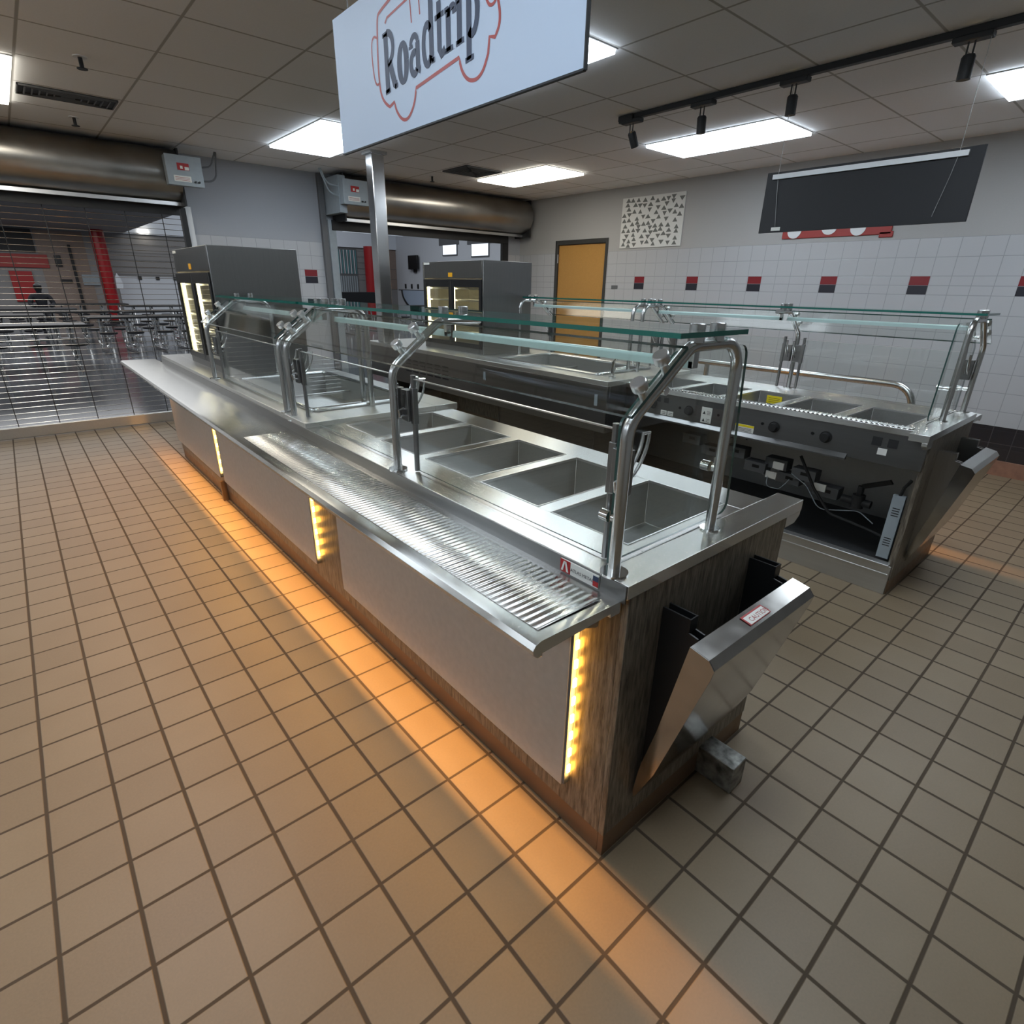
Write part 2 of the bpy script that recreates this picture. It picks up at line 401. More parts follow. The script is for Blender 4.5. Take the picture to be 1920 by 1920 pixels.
class MB:
    def __init__(s): s.bm = bmesh.new()
    def face(s, pts, m=0, raw=False):
        vs = [s.bm.verts.new(mp(p) if not raw else Vector(p)) for p in pts]
        f = s.bm.faces.new(vs); f.material_index = m; return f
    def box(s, x0, x1, y0, y1, z0, z1, m=0):
        c = [(x, y, z) for x in (x0, x1) for y in (y0, y1) for z in (z0, z1)]
        v = [s.bm.verts.new(mp(p)) for p in c]
        for q in ((0, 1, 3, 2), (4, 6, 7, 5), (0, 4, 5, 1), (2, 3, 7, 6), (0, 2, 6, 4), (1, 5, 7, 3)):
            f = s.bm.faces.new([v[i] for i in q]); f.material_index = m
        return s
    def obox(s, o, ux, uy, uz, m=0):
        o, ux, uy, uz = map(Vector, (o, ux, uy, uz))
        v = [s.bm.verts.new(mp(o + ux * i + uy * j + uz * k)) for i in (0, 1) for j in (0, 1) for k in (0, 1)]
        for q in ((0, 1, 3, 2), (4, 6, 7, 5), (0, 4, 5, 1), (2, 3, 7, 6), (0, 2, 6, 4), (1, 5, 7, 3)):
            f = s.bm.faces.new([v[i] for i in q]); f.material_index = m
        return s
    def prism(s, poly, axis, a, b, m=0, medge=None):
        """poly in the two other axes (in order), extruded along axis from a to b"""
        def P(q, t):
            q = list(q); q.insert(axis, t); return q
        va = [s.bm.verts.new(mp(P(q, a))) for q in poly]
        vb = [s.bm.verts.new(mp(P(q, b))) for q in poly]
        f = s.bm.faces.new(va); f.material_index = m
        f = s.bm.faces.new(vb[::-1]); f.material_index = m
        n = len(poly)
        for i in range(n):
            f = s.bm.faces.new([va[i], va[(i + 1) % n], vb[(i + 1) % n], vb[i]])
            f.material_index = m if medge is None else medge
        return s
    def tube(s, pts, r, seg=12, m=0, closed=False, cap=True):
        pts = [mp(p) for p in pts]
        n = len(pts)
        rs = r if isinstance(r, (list, tuple)) else [r] * n
        rings = []
        t0 = (pts[1] - pts[0]).normalized()
        ref = Vector((0, 0, 1)) if abs(t0.z) < 0.9 else Vector((0, 1, 0))
        nrm = t0.cross(ref).normalized()
        for i, p in enumerate(pts):
            if closed: t = (pts[(i + 1) % n] - pts[i - 1]).normalized()
            elif i == 0: t = t0
            elif i == n - 1: t = (pts[-1] - pts[-2]).normalized()
            else:
                t = ((pts[i + 1] - p).normalized() + (p - pts[i - 1]).normalized())
                t = t.normalized() if t.length > 1e-6 else (pts[i + 1] - p).normalized()
            nrm = (nrm - t * nrm.dot(t)).normalized()
            bn = t.cross(nrm)
            rings.append([s.bm.verts.new(p + (nrm * math.cos(2 * math.pi * k / seg) + bn * math.sin(2 * math.pi * k / seg)) * rs[i]) for k in range(seg)])
        rng = range(n) if closed else range(n - 1)
        for i in rng:
            A, B = rings[i], rings[(i + 1) % n]
            for k in range(seg):
                f = s.bm.faces.new([A[k], A[(k + 1) % seg], B[(k + 1) % seg], B[k]]); f.material_index = m
        if cap and not closed:
            f = s.bm.faces.new(rings[0][::-1]); f.material_index = m
            f = s.bm.faces.new(rings[-1]); f.material_index = m
        return s
    def cyl(s, a, b, r, seg=20, m=0): return s.tube([a, b], r, seg, m)
    def pan(s, x0, x1, y0, y1, zt, zb, m=0, taper=0.0, wall=0.02):
        """open box: inside faces seen from above, with a thin outer skin"""
        t = taper
        a = [(x0, y0, zt), (x1, y0, zt), (x1, y1, zt), (x0, y1, zt)]
        b = [(x0 + t, y0 + t, zb), (x1 - t, y0 + t, zb), (x1 - t, y1 - t, zb), (x0 + t, y1 - t, zb)]
        w = wall
        a2 = [(x0 - w, y0 - w, zt), (x1 + w, y0 - w, zt), (x1 + w, y1 + w, zt), (x0 - w, y1 + w, zt)]
        b2 = [(x0 - w + t, y0 - w + t, zb - w), (x1 + w - t, y0 - w + t, zb - w), (x1 + w - t, y1 + w - t, zb - w), (x0 - w + t, y1 + w - t, zb - w)]
        A, B, A2, B2 = [[s.bm.verts.new(mp(p)) for p in q] for q in (a, b, a2, b2)]
        fs = [B, B2[::-1]]
        for i in range(4):
            j = (i + 1) % 4
            fs += [[A[i], A[j], B[j], B[i]], [A2[j], A2[i], B2[i], B2[j]], [A2[i], A2[j], A[j], A[i]]]
        for q in fs:
            f = s.bm.faces.new(q); f.material_index = m
        return s
    def build(s, name, mats, parent=None, bevel=0.0, smooth=True, org=None):
        bmesh.ops.recalc_face_normals(s.bm, faces=s.bm.faces)
        o_ = ORG.get(parent.name) if parent else None
        if o_ is None:
            if org is None:
                xs = [v.co.x for v in s.bm.verts]; ys = [v.co.y for v in s.bm.verts]; zs = [v.co.z for v in s.bm.verts]
                o_ = Vector(((min(xs) + max(xs)) / 2, (min(ys) + max(ys)) / 2, min(zs)))
            else: o_ = Vector(org)
        for v in s.bm.verts: v.co = (v.co - o_) * S
        me = bpy.data.meshes.new(name)
        s.bm.to_mesh(me); s.bm.free()
        if not isinstance(mats, (list, tuple)): mats = [mats]
        for m in mats: me.materials.append(m)
        if smooth:
            me.polygons.foreach_set('use_smooth', [True] * len(me.polygons))
            me.set_sharp_from_angle(angle=math.radians(35))
        ob = bpy.data.objects.new(name, me); col.objects.link(ob)
        if bevel:
            md = ob.modifiers.new('bevel', 'BEVEL'); md.width = bevel * S; md.segments = 2
            md.limit_method = 'ANGLE'; md.angle_limit = math.radians(40); md.harden_normals = False
        ORG[ob.name] = o_.copy()
        if parent: ob.parent = parent
        else: ob.location = o_ * S
        return ob

def tag(o, label, cat, group=None):
    o['label'] = label; o['category'] = cat
    if group: o['group'] = group
    return o
def thing(name, loc, label, cat, group=None):
    o = bpy.data.objects.new(name, None); col.objects.link(o)
    o.empty_display_size = 0.1
    p = mp(loc); o.location = p * S; ORG[o.name] = p
    return tag(o, label, cat, group)
def struct(o): o['kind'] = 'structure'; return o
def kids(o): return [c for c in bpy.data.objects if c.parent == o]
def copy_tree(o, parent=None):
    c = o.copy(); col.objects.link(c)
    if parent: c.parent = parent
    for ch in kids(o): copy_tree(ch, c)
    return c

def text_mesh(txt, size, o, ux, uz, mat, name, parent, depth=0.004):
    """real lettering laid on a plane: o is the lower left corner, ux and uz unit directions (tile units)"""
    cu = bpy.data.curves.new(name, 'FONT'); cu.body = txt; cu.size = size
    cu.resolution_u = 2
    tmp = bpy.data.objects.new('tmp', cu); col.objects.link(tmp)
    dg = bpy.context.evaluated_depsgraph_get(); dg.update()
    me = bpy.data.meshes.new_from_object(tmp.evaluated_get(dg))
    mb = MB()
    nrm = Vector(ux).cross(Vector(uz))
    vs = [mb.bm.verts.new(mp(Vector(o) + Vector(ux) * v.co.x + Vector(uz) * v.co.y)) for v in me.vertices]
    for p in me.polygons:
        try: mb.bm.faces.new([vs[i] for i in p.vertices])
        except ValueError: pass
    bpy.data.objects.remove(tmp); bpy.data.curves.remove(cu)
    return mb.build(name, mat, parent, smooth=False)

# ------------------------------------------------------------------ room shell
WX, EY, CZ = 40.0, 36.0, 16.25
struct(MB().box(-18, 41, -22, 36.0, -0.6, 0).build('floor', M['floor']))
struct(MB().box(-18.4, 41, -22, 36.6, CZ, CZ + .5).build('ceiling', M['ceiling']))
rb = MB()
rb.box(WX, WX + .6, -22, 25.05, 0, CZ)
rb.box(WX, WX + .6, 31.15, 36.6, 0, CZ)
rb.box(WX, WX + .6, 25.05, 31.15, 12.8, CZ)
for k, y in enumerate((21.15, 16.4, 11.65, 6.92, 2.18, -2.55, -7.3)):
    rb.box(WX - .012, WX + .01, y + .01, y + .94, 9.43, 9.88, 1)
    rb.box(WX - .012, WX + .01, y + .01, y + .94, 8.96, 9.41, 2)
wr = struct(rb.build('wall_right', [M['wall_r'], M['redtile'], M['blktile']]))
bs = MB().prism([(WX - .06, 0), (WX, 0), (WX, .8), (WX - .06, .78)], 1, -22, 25.0)
struct(bs.build('baseboard_right', M['quarry']))
struct(MB().box(-18.4, -18, -22, 36.6, 0, CZ).build('wall_left', M['paint']))
struct(MB().box(-18.4, 41, -22.4, -22, 0, CZ).build('wall_front', M['paint']))
wb = MB()
wb.box(-18, WX, EY, EY + .6, 13.3, CZ)
wb.box(11.9, 20.6, EY, EY + .6, 0, 13.3)
wb.box(38.3, WX, EY, EY + .6, 0, 13.3)
wb.box(-18, -6.0, EY, EY + .6, 0, 13.3)
wb.box(18.9, 19.84, EY - .012, EY + .01, 9.43, 9.88, 1); wb.box(18.9, 19.84, EY - .012, EY + .01, 8.96, 9.41, 2)
wb.box(14.2, 15.14, EY - .012, EY + .01, 9.43, 9.88, 1); wb.box(14.2, 15.14, EY - .012, EY + .01, 8.96, 9.41, 2)
struct(wb.build('wall_back', [M['wall_b'], M['redtile'], M['blktile']]))

# yellow door in the right wall
d = MB()
d.box(WX - .05, WX + .5, 30.85, 31.15, 0, 12.8); d.box(WX - .05, WX + .5, 25.05, 25.35, 0, 12.8); d.box(WX - .05, WX + .5, 25.35, 30.85, 12.45, 12.8)
df = struct(d.build('door_1', M['doorframe'], bevel=.02))
MB().box(WX + .12, WX + .35, 25.37, 30.83, 0.05, 12.43).build('door_leaf', M['door'], df, bevel=.02)
for z in (1.3, 6.5, 11.0):
    MB().cyl((WX + .02, 30.86, z), (WX + .02, 30.86, z + .7), .05, 10).build('hinge', M['alu'], df)
h = MB(); h.cyl((WX + .12, 25.85, 6.0), (WX - .25, 25.85, 6.0), .06, 12); h.cyl((WX - .22, 25.85, 6.0), (WX - .22, 26.6, 6.0), .06, 12)
h.build('door_handle', M['chrome'], df)

# ------------------------------------------------------------------ counters
WELLS = [(-3.17, -1.45), (-1.12, .60), (.93, 2.65), (2.98, 4.70), (5.03, 6.75)]
TOP = 5.29

def counter(near):
    MX[0] = not near
    yend = 26.0 if near else 28.3
    wa, wz, wb_ = (8.03, 10.88, 11.72) if near else (8.85, 11.42, 11.84)
    sx = 12.05 if near else 13.0
    cp = (7.75, 11.2, 8.35, 15.5) if near else (8.2, 12.0, 8.45, 15.45)
    lab = ('long stainless serving counter in the foreground with amber lit front and folded end shelf' if near else
           'stainless serving counter behind, its open service side with dials facing the near counter')
    root = thing('serving_counter', (9.5, 11, 0), lab, 'serving counter')
    # cladding
    b = MB().box(7.08, 11.72, -3.98, -3.86, .5, 5.1)
    b.build('end_panel', M['rib'], root, bevel=.01)
    MB().box(7.08, 7.2, -3.86, yend, .5, 5.09).build('front_cladding', M['rib'], root)
    pans = [(-3.10, 5.5), (7.38, 17.2), (17.85, yend)]
    for a, c in pans:
        MB().box(6.94, 7.06, a, c, 1.0, 4.82).build('front_panel', M['panel'], root, bevel=.015)
    k = MB().box(7.1, 11.70, -3.97, -3.86, 0, .5).box(7.1, 7.2, -3.86, yend, 0, .5)
    k.build('kick_plate', M['kick'], root, bevel=.01)
    # end wall far, back frame
    MB().box(7.2, 11.6, yend - .12, yend, 0, 5.1).build('far_end_panel', M['steel_z'], root)
    # cavity
    MB().box(7.2, 7.26, -3.86, 15.9, .95, 5.0).build('rear_lining', M['steel_well'], root)
    cv = MB().box(7.2, 11.5, -3.86, 15.9, .88, .96).box(11.45, 11.5, 7.2, 7.4, .95, 4.2)
    cv.box(11.45, 11.5, 8.9, 9.1, .95, 4.2).box(7.3, 11.5, 15.9, 16.0, .0, 5.0)
    cv.build('inner_lining', M['cavity'], root)
    MB().box(7.26, 11.7, -3.86, -3.80, .96, 5.0).build('inner_end_lining', M['steel_z'], root)
    kk = MB().box(11.62, 11.77, -3.93, yend, 0, .98).box(11.55, 11.86, -3.86, 7.1, .98, 1.04).box(11.77, 11.80, -3.9, 7.1, .66, .72)
    kk.build('service_kick', M['steel_y'], root, bevel=.01)
    cpn = MB().box(11.6, 11.77, -3.93, 7.15, 4.12, 5.1)
    cpn.build('control_panel', M['steel_dark'], root, bevel=.015)
    MB().prism([(11.77, 4.05), (11.92, 4.05), (11.92, 4.1), (11.80, 4.22), (11.77, 4.22)], 1, -1.9, 7.1).build('panel_lip', M['steel_dark'], root)
    MB().box(sx - .17, sx, 7.06, yend, 3.25, 5.22).box(11.6, sx - .17, 7.06, 7.2, 3.25, 5.22).build('apron', M['steel_dark'], root, bevel=.015)
    MB().box(11.4, 11.45, 7.2, 15.9, .98, 5.2).build('dark_opening_back', M['black'], root)
    if not near:
        for y in (-1.16, .55, 2.25, 3.92, 5.6):
            kn = MB(); kn.tube([(11.77, y, 4.62), (11.80, y, 4.62), (11.80, y, 4.62), (11.95, y, 4.62)], [.19, .19, .15, .13], 20)
            kb = kn.build('control_knob', M['rubber'], root)
            MB().cyl((11.77, y + .42, 4.66), (11.80, y + .42, 4.66), .05, 10).build('indicator_lamp', M['black'], root)
        for y in (-3.05, -2.62):
            MB().box(11.77, 11.79, y - .13, y + .13, 4.66, 4.92).build('outlet', M['matte'], root)
        for y in (5.0, 5.35):
            MB().box(11.77, 11.79, y - .1, y + .1, 4.75, 4.95).build('outlet', M['matte'], root)
        lb = MB().box(11.77, 11.785, -2.95, -2.70, 4.40, 4.60); lb.build('outlet_label', M['label'], root)
        lb = MB().box(11.77, 11.785, 1.25, 1.95, 4.24, 4.50, 0).box(11.785, 11.788, 1.25, 1.95, 4.42, 4.50, 1)
        for q in range(3): lb.box(11.785, 11.788, 1.32, 1.88, 4.27 + q * .045, 4.285 + q * .045, 2)
        lb.build('caution_label', [M['label'], M['yellow'], M['blackink']], root)
        lb = MB().box(11.77, 11.785, 2.95, 3.38, 4.28, 4.86, 0)
        for q in (4.32, 4.6):
            lb.prism([(3.32, q), (3.20, q), (3.26, q + .12)], 0, 11.785, 11.789, 1)
            for w in range(3): lb.box(11.785, 11.788, 3.0, 3.15, q + w * .05, q + w * .05 + .015, 1)
        lb.build('warning_label', [M['label'], M['blackink']], root)
        lb = MB().box(11.77, 11.785, 4.62, 4.88, 4.26, 4.44, 0).box(11.77, 11.785, 4.92, 5.2, 4.26, 4.44, 0)
        for w in (4.66, 4.97):
            for q in range(2): lb.box(11.785, 11.788, w, w + .16, 4.30 + q * .06, 4.32 + q * .06, 1)
        lb.build('rating_label', [M['label'], M['blackink']], root)
        MB().box(sx, sx + .015, 7.55, 7.72, 4.35, 4.82).build('apron_label', M['lightgrey'], root)
        MB().box(sx, sx + .015, 15.2, 15.4, 4.45, 4.85).build('apron_label', M['lightgrey'], root)
        lv = MB()
        for r in range(4):
            for c in range(6): lv.box(sx, sx + .015, 18.6 + c * .8, 19.2 + c * .8, 4.0 + r * .22, 4.08 + r * .22)
        lv.build('louvre_slots', M['black'], root)
        # things inside the open cavity
        spots = [(10.4, 1.6, 2.65), (10.4, 2.5, 3.05), (10.2, .35, 2.45), (10.2, .9, 2.9), (10.3, -1.05, 2.35), (10.6, -.3, 2.85), (10.2, 3.6, 2.8), (10.2, 4.6, 3.1)]
        for (x, y, z) in spots:
            q = MB().box(x - .5, x, y - .42, y + .42, z - .2, z + .2).box(x, x + .01, y - .18, y + .1, z - .02, z + .1, 1)
            q.build('thermostat_box', [M['midgrey'], M['black']], root, bevel=.02)
        for (y, z) in ((.55, 3.02), (.75, 2.62), (-1.0, 2.62), (2.9, 2.6)):
            MB().box(10.75, 10.8, y - .2, y + .2, z - .13, z + .13).build('wiring_label', M['label'] if y != -1.0 else M['label'], root)
        pts = fillet([(10.6, .1, 2.8), (10.9, -.6, 2.6), (11.0, -1.2, 1.9), (10.9, -2.4, 2.2), (10.9, -2.9, 1.9)], .4, 5)
        MB().tube(pts, .018, 8).build('white_cable', M['lightgrey'], root)
        pts = fillet([(10.9, -.2, 3.6), (11.0, -.9, 2.6), (11.1, -1.6, 1.9), (11.0, -2.8, 1.7), (11.1, -3.5, 1.6)], .4, 5)
        MB().tube(pts, .05, 8).build('black_cable', M['rubber'], root)
        pts = fillet([(10.7, .9, 2.75), (10.95, .8, 2.2), (10.9, .3, 2.2), (10.7, .1, 2.6)], .2, 5)
        MB().tube(pts, .015, 8).build('white_cable', M['lightgrey'], root)
        vl = MB().cyl((10.9, -2.3, 2.75), (10.9, -2.3, 3.05), .1, 10).cyl((10.9, -2.3, 2.3), (10.9, -2.3, 2.75), .2, 12).cyl((10.9, -2.7, 2.5), (10.9, -1.8, 2.5), .13, 12)
        vl.obox((10.85, -2.4, 3.0), (.12, 0, 0), (0, -.75, .35), (0, .1, .12), 1)
        vl.build('drain_valve', [M['matte'], M['black']], root)
        ps = MB().box(11.42, 11.56, -3.72, -3.38, 1.12, 3.22)
        for z in (2.55, 1.55):
            for q in range(4): ps.box(11.56, 11.565, -3.66, -3.46, z + q * .08, z + q * .08 + .03, 1)
        ps.build('raceway_strip', [M['lightgrey'], M['black']], root, bevel=.02)
        MB().tube([(11.5, -3.55, 3.22), (11.5, -3.6, 3.5), (11.45, -3.72, 3.75)], .05, 8).build('black_cable', M['rubber'], root)
        for (y, z) in ((2.0, 3.95), (-1.6, 4.12), (1.4, 4.02)):
            MB().cyl((11.75, y, z), (11.86, y, z), .035, 8).build('screw', M['chrome'], root)
    # worktop around the wells
    w = MB()
    w.box(7.0, wa, -3.5, 7.05, 5.10, TOP); w.box(wz, wb_, -3.5, 7.05, 5.10, TOP)
    ys = [-3.5] + [v for p in WELLS for v in p] + [7.05]
    for i in range(0, len(ys), 2): w.box(wa, wz, ys[i], ys[i + 1], 5.10, TOP)
    w.box(7.0, 12.28, -4.0, -3.5, 5.08, TOP + .004)
    w.prism([(11.72, 5.08), (12.28, 5.08), (12.28, 4.98), (12.1, 4.86), (11.72, 4.86)], 1, -3.99, -3.85)
    w.build('worktop', M['steel_tray'], root, bevel=.008)
    fl = MB().box(6.975, 7.0, -3.98, yend, 5.02, TOP).build('worktop_edge', M['steel_dark'], root)
    for (a, c) in WELLS:
        p = MB().pan(wa, wz, a, c, TOP - .02, 4.36, taper=.03)
        p.build('food_well', M['steel_well'], root, bevel=.03)
    if not near:
        sl = MB().box(wa + .02, wa + .035, 1.72, 2.32, 4.86, 5.16, 0)
        for q in range(3): sl.box(wa + .035, wa + .037, 1.80, 2.24, 4.92 + q * .07, 4.935 + q * .07, 1)
        sl.build('yellow_sticker', [M['yellow'], M['blackink']], root)
    rim = MB()
    for (a, c) in WELLS:
        for (u0, u1, v0, v1) in ((wa, wa + .02, a, c), (wz - .02, wz, a, c), (wa + .02, wz - .02, a, a + .02), (wa + .02, wz - .02, c - .02, c)):
            rim.box(u0, u1, v0, v1, TOP - .04, TOP + .012)
    rim.build('well_rims', M['alu'], root)
    # raised section with the cold pan
    x0, x1, y0, y1 = cp
    w = MB(); zt = 5.42
    w.box(7.0, x0, 7.05, yend, 5.22, zt); w.box(x1, sx, 7.05, yend, 5.22, zt)
    w.box(x0, x1, 7.05, y0, 5.22, zt); w.box(x0, x1, y1, yend, 5.22, zt)
    w.build('raised_worktop', M['steel_y'], root, bevel=.01)
    p = MB().pan(x0 + .05, x1 - .05, y0 + .05, y1 - .05, zt, 4.6, taper=.05)
    for y in (y0 + 2.3, y0 + 4.7): p.box(x0 + .1, x1 - .1, y, y + .12, 5.0, 5.06)
    p.build('cold_pan', M['steel_well'], root)
    lp = fillet([(x0, y0 + 1, zt + .05), (x0, y0, zt + .05), (x1, y0, zt + .05), (x1, y1, zt + .05), (x0, y1, zt + .05), (x0, y0 + 1.01, zt + .05)], .18, 5)
    MB().tube(lp[:-1], .06, 8, closed=True).build('pan_rim', M['tube'], root)
    if not near:
        g = MB()
        for q in range(2):
            yy = 9.6 + q * 2.2
            g.box(10.6, 11.6, yy, yy + 1.8, 4.75, 4.82)
        g.build('pan_grate', M['matte'], root)
    # tray slide
    ty = 28.0 if near else 28.5
    prof = [(7.0, 4.84), (7.0, 5.03), (5.52, 5.05), (5.43, 5.02), (5.38, 4.95), (5.40, 4.87), (5.46, 4.82), (5.54, 4.82), (5.54, 4.86), (6.8, 4.90), (6.8, 4.84)]
    MB().prism(prof, 1, -3.9, ty).build('tray_slide', M['steel_tray'], root, bevel=.006)
    def glint_ribs(xa, xb, ya, yb, z, pitch, amp, name):  # made-up corrugation, shaped to imitate striped lamp reflections on flat steel
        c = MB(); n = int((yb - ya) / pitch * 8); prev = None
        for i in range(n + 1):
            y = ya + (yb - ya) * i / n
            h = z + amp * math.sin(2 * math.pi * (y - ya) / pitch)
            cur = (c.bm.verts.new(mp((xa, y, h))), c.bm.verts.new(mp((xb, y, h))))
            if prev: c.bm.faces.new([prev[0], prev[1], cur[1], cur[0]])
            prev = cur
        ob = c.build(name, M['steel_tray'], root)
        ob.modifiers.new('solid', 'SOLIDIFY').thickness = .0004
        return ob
    if near: glint_ribs(5.62, 6.78, -3.72, 8.0, 5.062, .115, .0042, 'tray_glint_ribs')
    else: glint_ribs(11.45, 11.82, -3.42, 6.95, TOP + .02, .145, .018, 'ledge_glint_ribs')
    for y in (-3.55, 1.0, 6.4, 12.2, 17.5, 23.5):
        MB().prism([(7.0, 4.88), (5.9, 4.88), (5.9, 4.80), (6.95, 4.45), (7.0, 4.45)], 1, y, y + .05).build('slide_bracket', M['steel_x'], root)
    # amber LED strips behind the panel edges
    for (y, sgn) in ((-3.10, -1), (7.38, -1), (17.85, -1)):
        st = MB().box(6.955, 7.075, y - .05, y, 1.05, 4.5)
        st.build('led_strip', M['midgrey'], root)
        for q in range(9):
            z = 1.3 + q * .36
            MB().box(6.99, 7.06, y - .08, y - .05, z, z + .16).build('led_lamp', M['warmlamp'], root)
    ch = MB().box(6.38, 6.42, -3.4, yend, 4.52, 4.86).box(6.48, 6.52, -3.4, yend, 4.52, 4.86).box(6.38, 6.52, -3.44, -3.4, 4.52, 4.86)
    ch.build('slide_glow_baffle', M['matte'], root)  # added baffle, its lips squeeze the amber glow into a floor band
    MB().box(6.90, 6.94, -3.3, yend - .1, 4.60, 4.68).build('slide_light', M['warmstrip'], root)
    # folded down end shelf
    a = MB()
    for x in (7.93, 10.50):
        poly = [(-3.98, 4.62), (-4.43, 4.62), (-4.43, 4.40), (-4.60, 4.37), (-4.62, 4.1), (-4.08, 1.25), (-3.98, 1.25)]
        br = MB().prism(poly, 0, x, x + .03).prism(poly, 0, x + .17, x + .20)
        br.box(x, x + .2, -4.45, -4.43, 4.40, 4.62)
        br.build('shelf_bracket', M['black'] if near else M['steel_z'], root)
    e = MB()
    tl, tr = 7.72, 10.86
    pr = [(-4.62, 4.36), (-4.92, 4.30), (-5.02, 4.18), (-4.99, 4.02), (-4.36, 1.75), (-4.05, .98), (-4.02, .98), (-4.32, 1.76), (-4.95, 4.02), (-4.97, 4.16), (-4.90, 4.26), (-4.62, 4.32)]
    e.prism(pr, 0, tl, tr)
    side = [(-4.62, 4.36), (-4.92, 4.30), (-5.02, 4.18), (-4.99, 4.02), (-4.36, 1.75), (-4.05, .98), (-4.02, 1.15), (-4.10, 1.75), (-4.30, 2.6)]
    e.prism(side, 0, tl - .012, tl + .012); e.prism(side, 0, tr - .012, tr + .012)
    sh = e.build('folding_shelf', M['steel_shelf'], root)
    if near:
        lb = MB()
        c0, c1 = Vector((8.98, -4.905, 4.318)), Vector((9.52, -4.905, 4.318))
        up = Vector((0, .245, .049)).normalized()
        lb.obox(Vector((8.95, -4.87, 4.318)), (.62, 0, 0), up * .19, Vector((0, -.01, .05)).normalized() * .006, 0)
        lb.obox(Vector((8.98, -4.863, 4.326)), (.56, 0, 0), up * .15, Vector((0, -.01, .05)).normalized() * .004, 1)
        lb.build('warning_label', [M['red'], M['label']], sh)
        text_mesh('CAUTION', .12, Vector((9.04, -4.84, 4.338)), (1, 0, 0), up, M['red'], 'label_print', sh)
        # brand plate on the worktop edge near the front corner
        pl_ = MB().box(6.955, 6.976, -3.52, -2.78, 5.06, 5.26, 0)
        pl_.box(6.95, 6.956, -2.98, -2.78, 5.06, 5.26, 1)
        pl_.prism([(-2.95, 5.08), (-2.91, 5.08), (-2.87, 5.24), (-2.90, 5.24)], 0, 6.945, 6.951, 0)
        pl_.prism([(-2.80, 5.08), (-2.84, 5.08), (-2.88, 5.24), (-2.85, 5.24)], 0, 6.945, 6.951, 0)
        pl_.box(6.95, 6.956, -3.52, -3.42, 5.08, 5.16, 1); pl_.box(6.95, 6.956, -3.52, -3.42, 5.16, 5.24, 2)
        pt = pl_.build('maker_plate', [M['label'], M['red'], M['ink']], root)
        text_mesh('ATLAS METAL', .072, Vector((6.948, -2.99, 5.13)), (0, -1, 0), (0, 0, 1), M['blackink'], 'plate_lettering', pt)
        # steel stub on the floor
        MB().box(9.95, 10.42, -4.72, -3.9, 0, .62).build('floor_stub', M['grime'], root, bevel=.02)
        MB().box(6.86, 7.08, 17.6, 17.75, 0, .9).build('foot_bracket', M['kick'], root)
    MX[0] = False
    return root

counter(True)
counter(False)

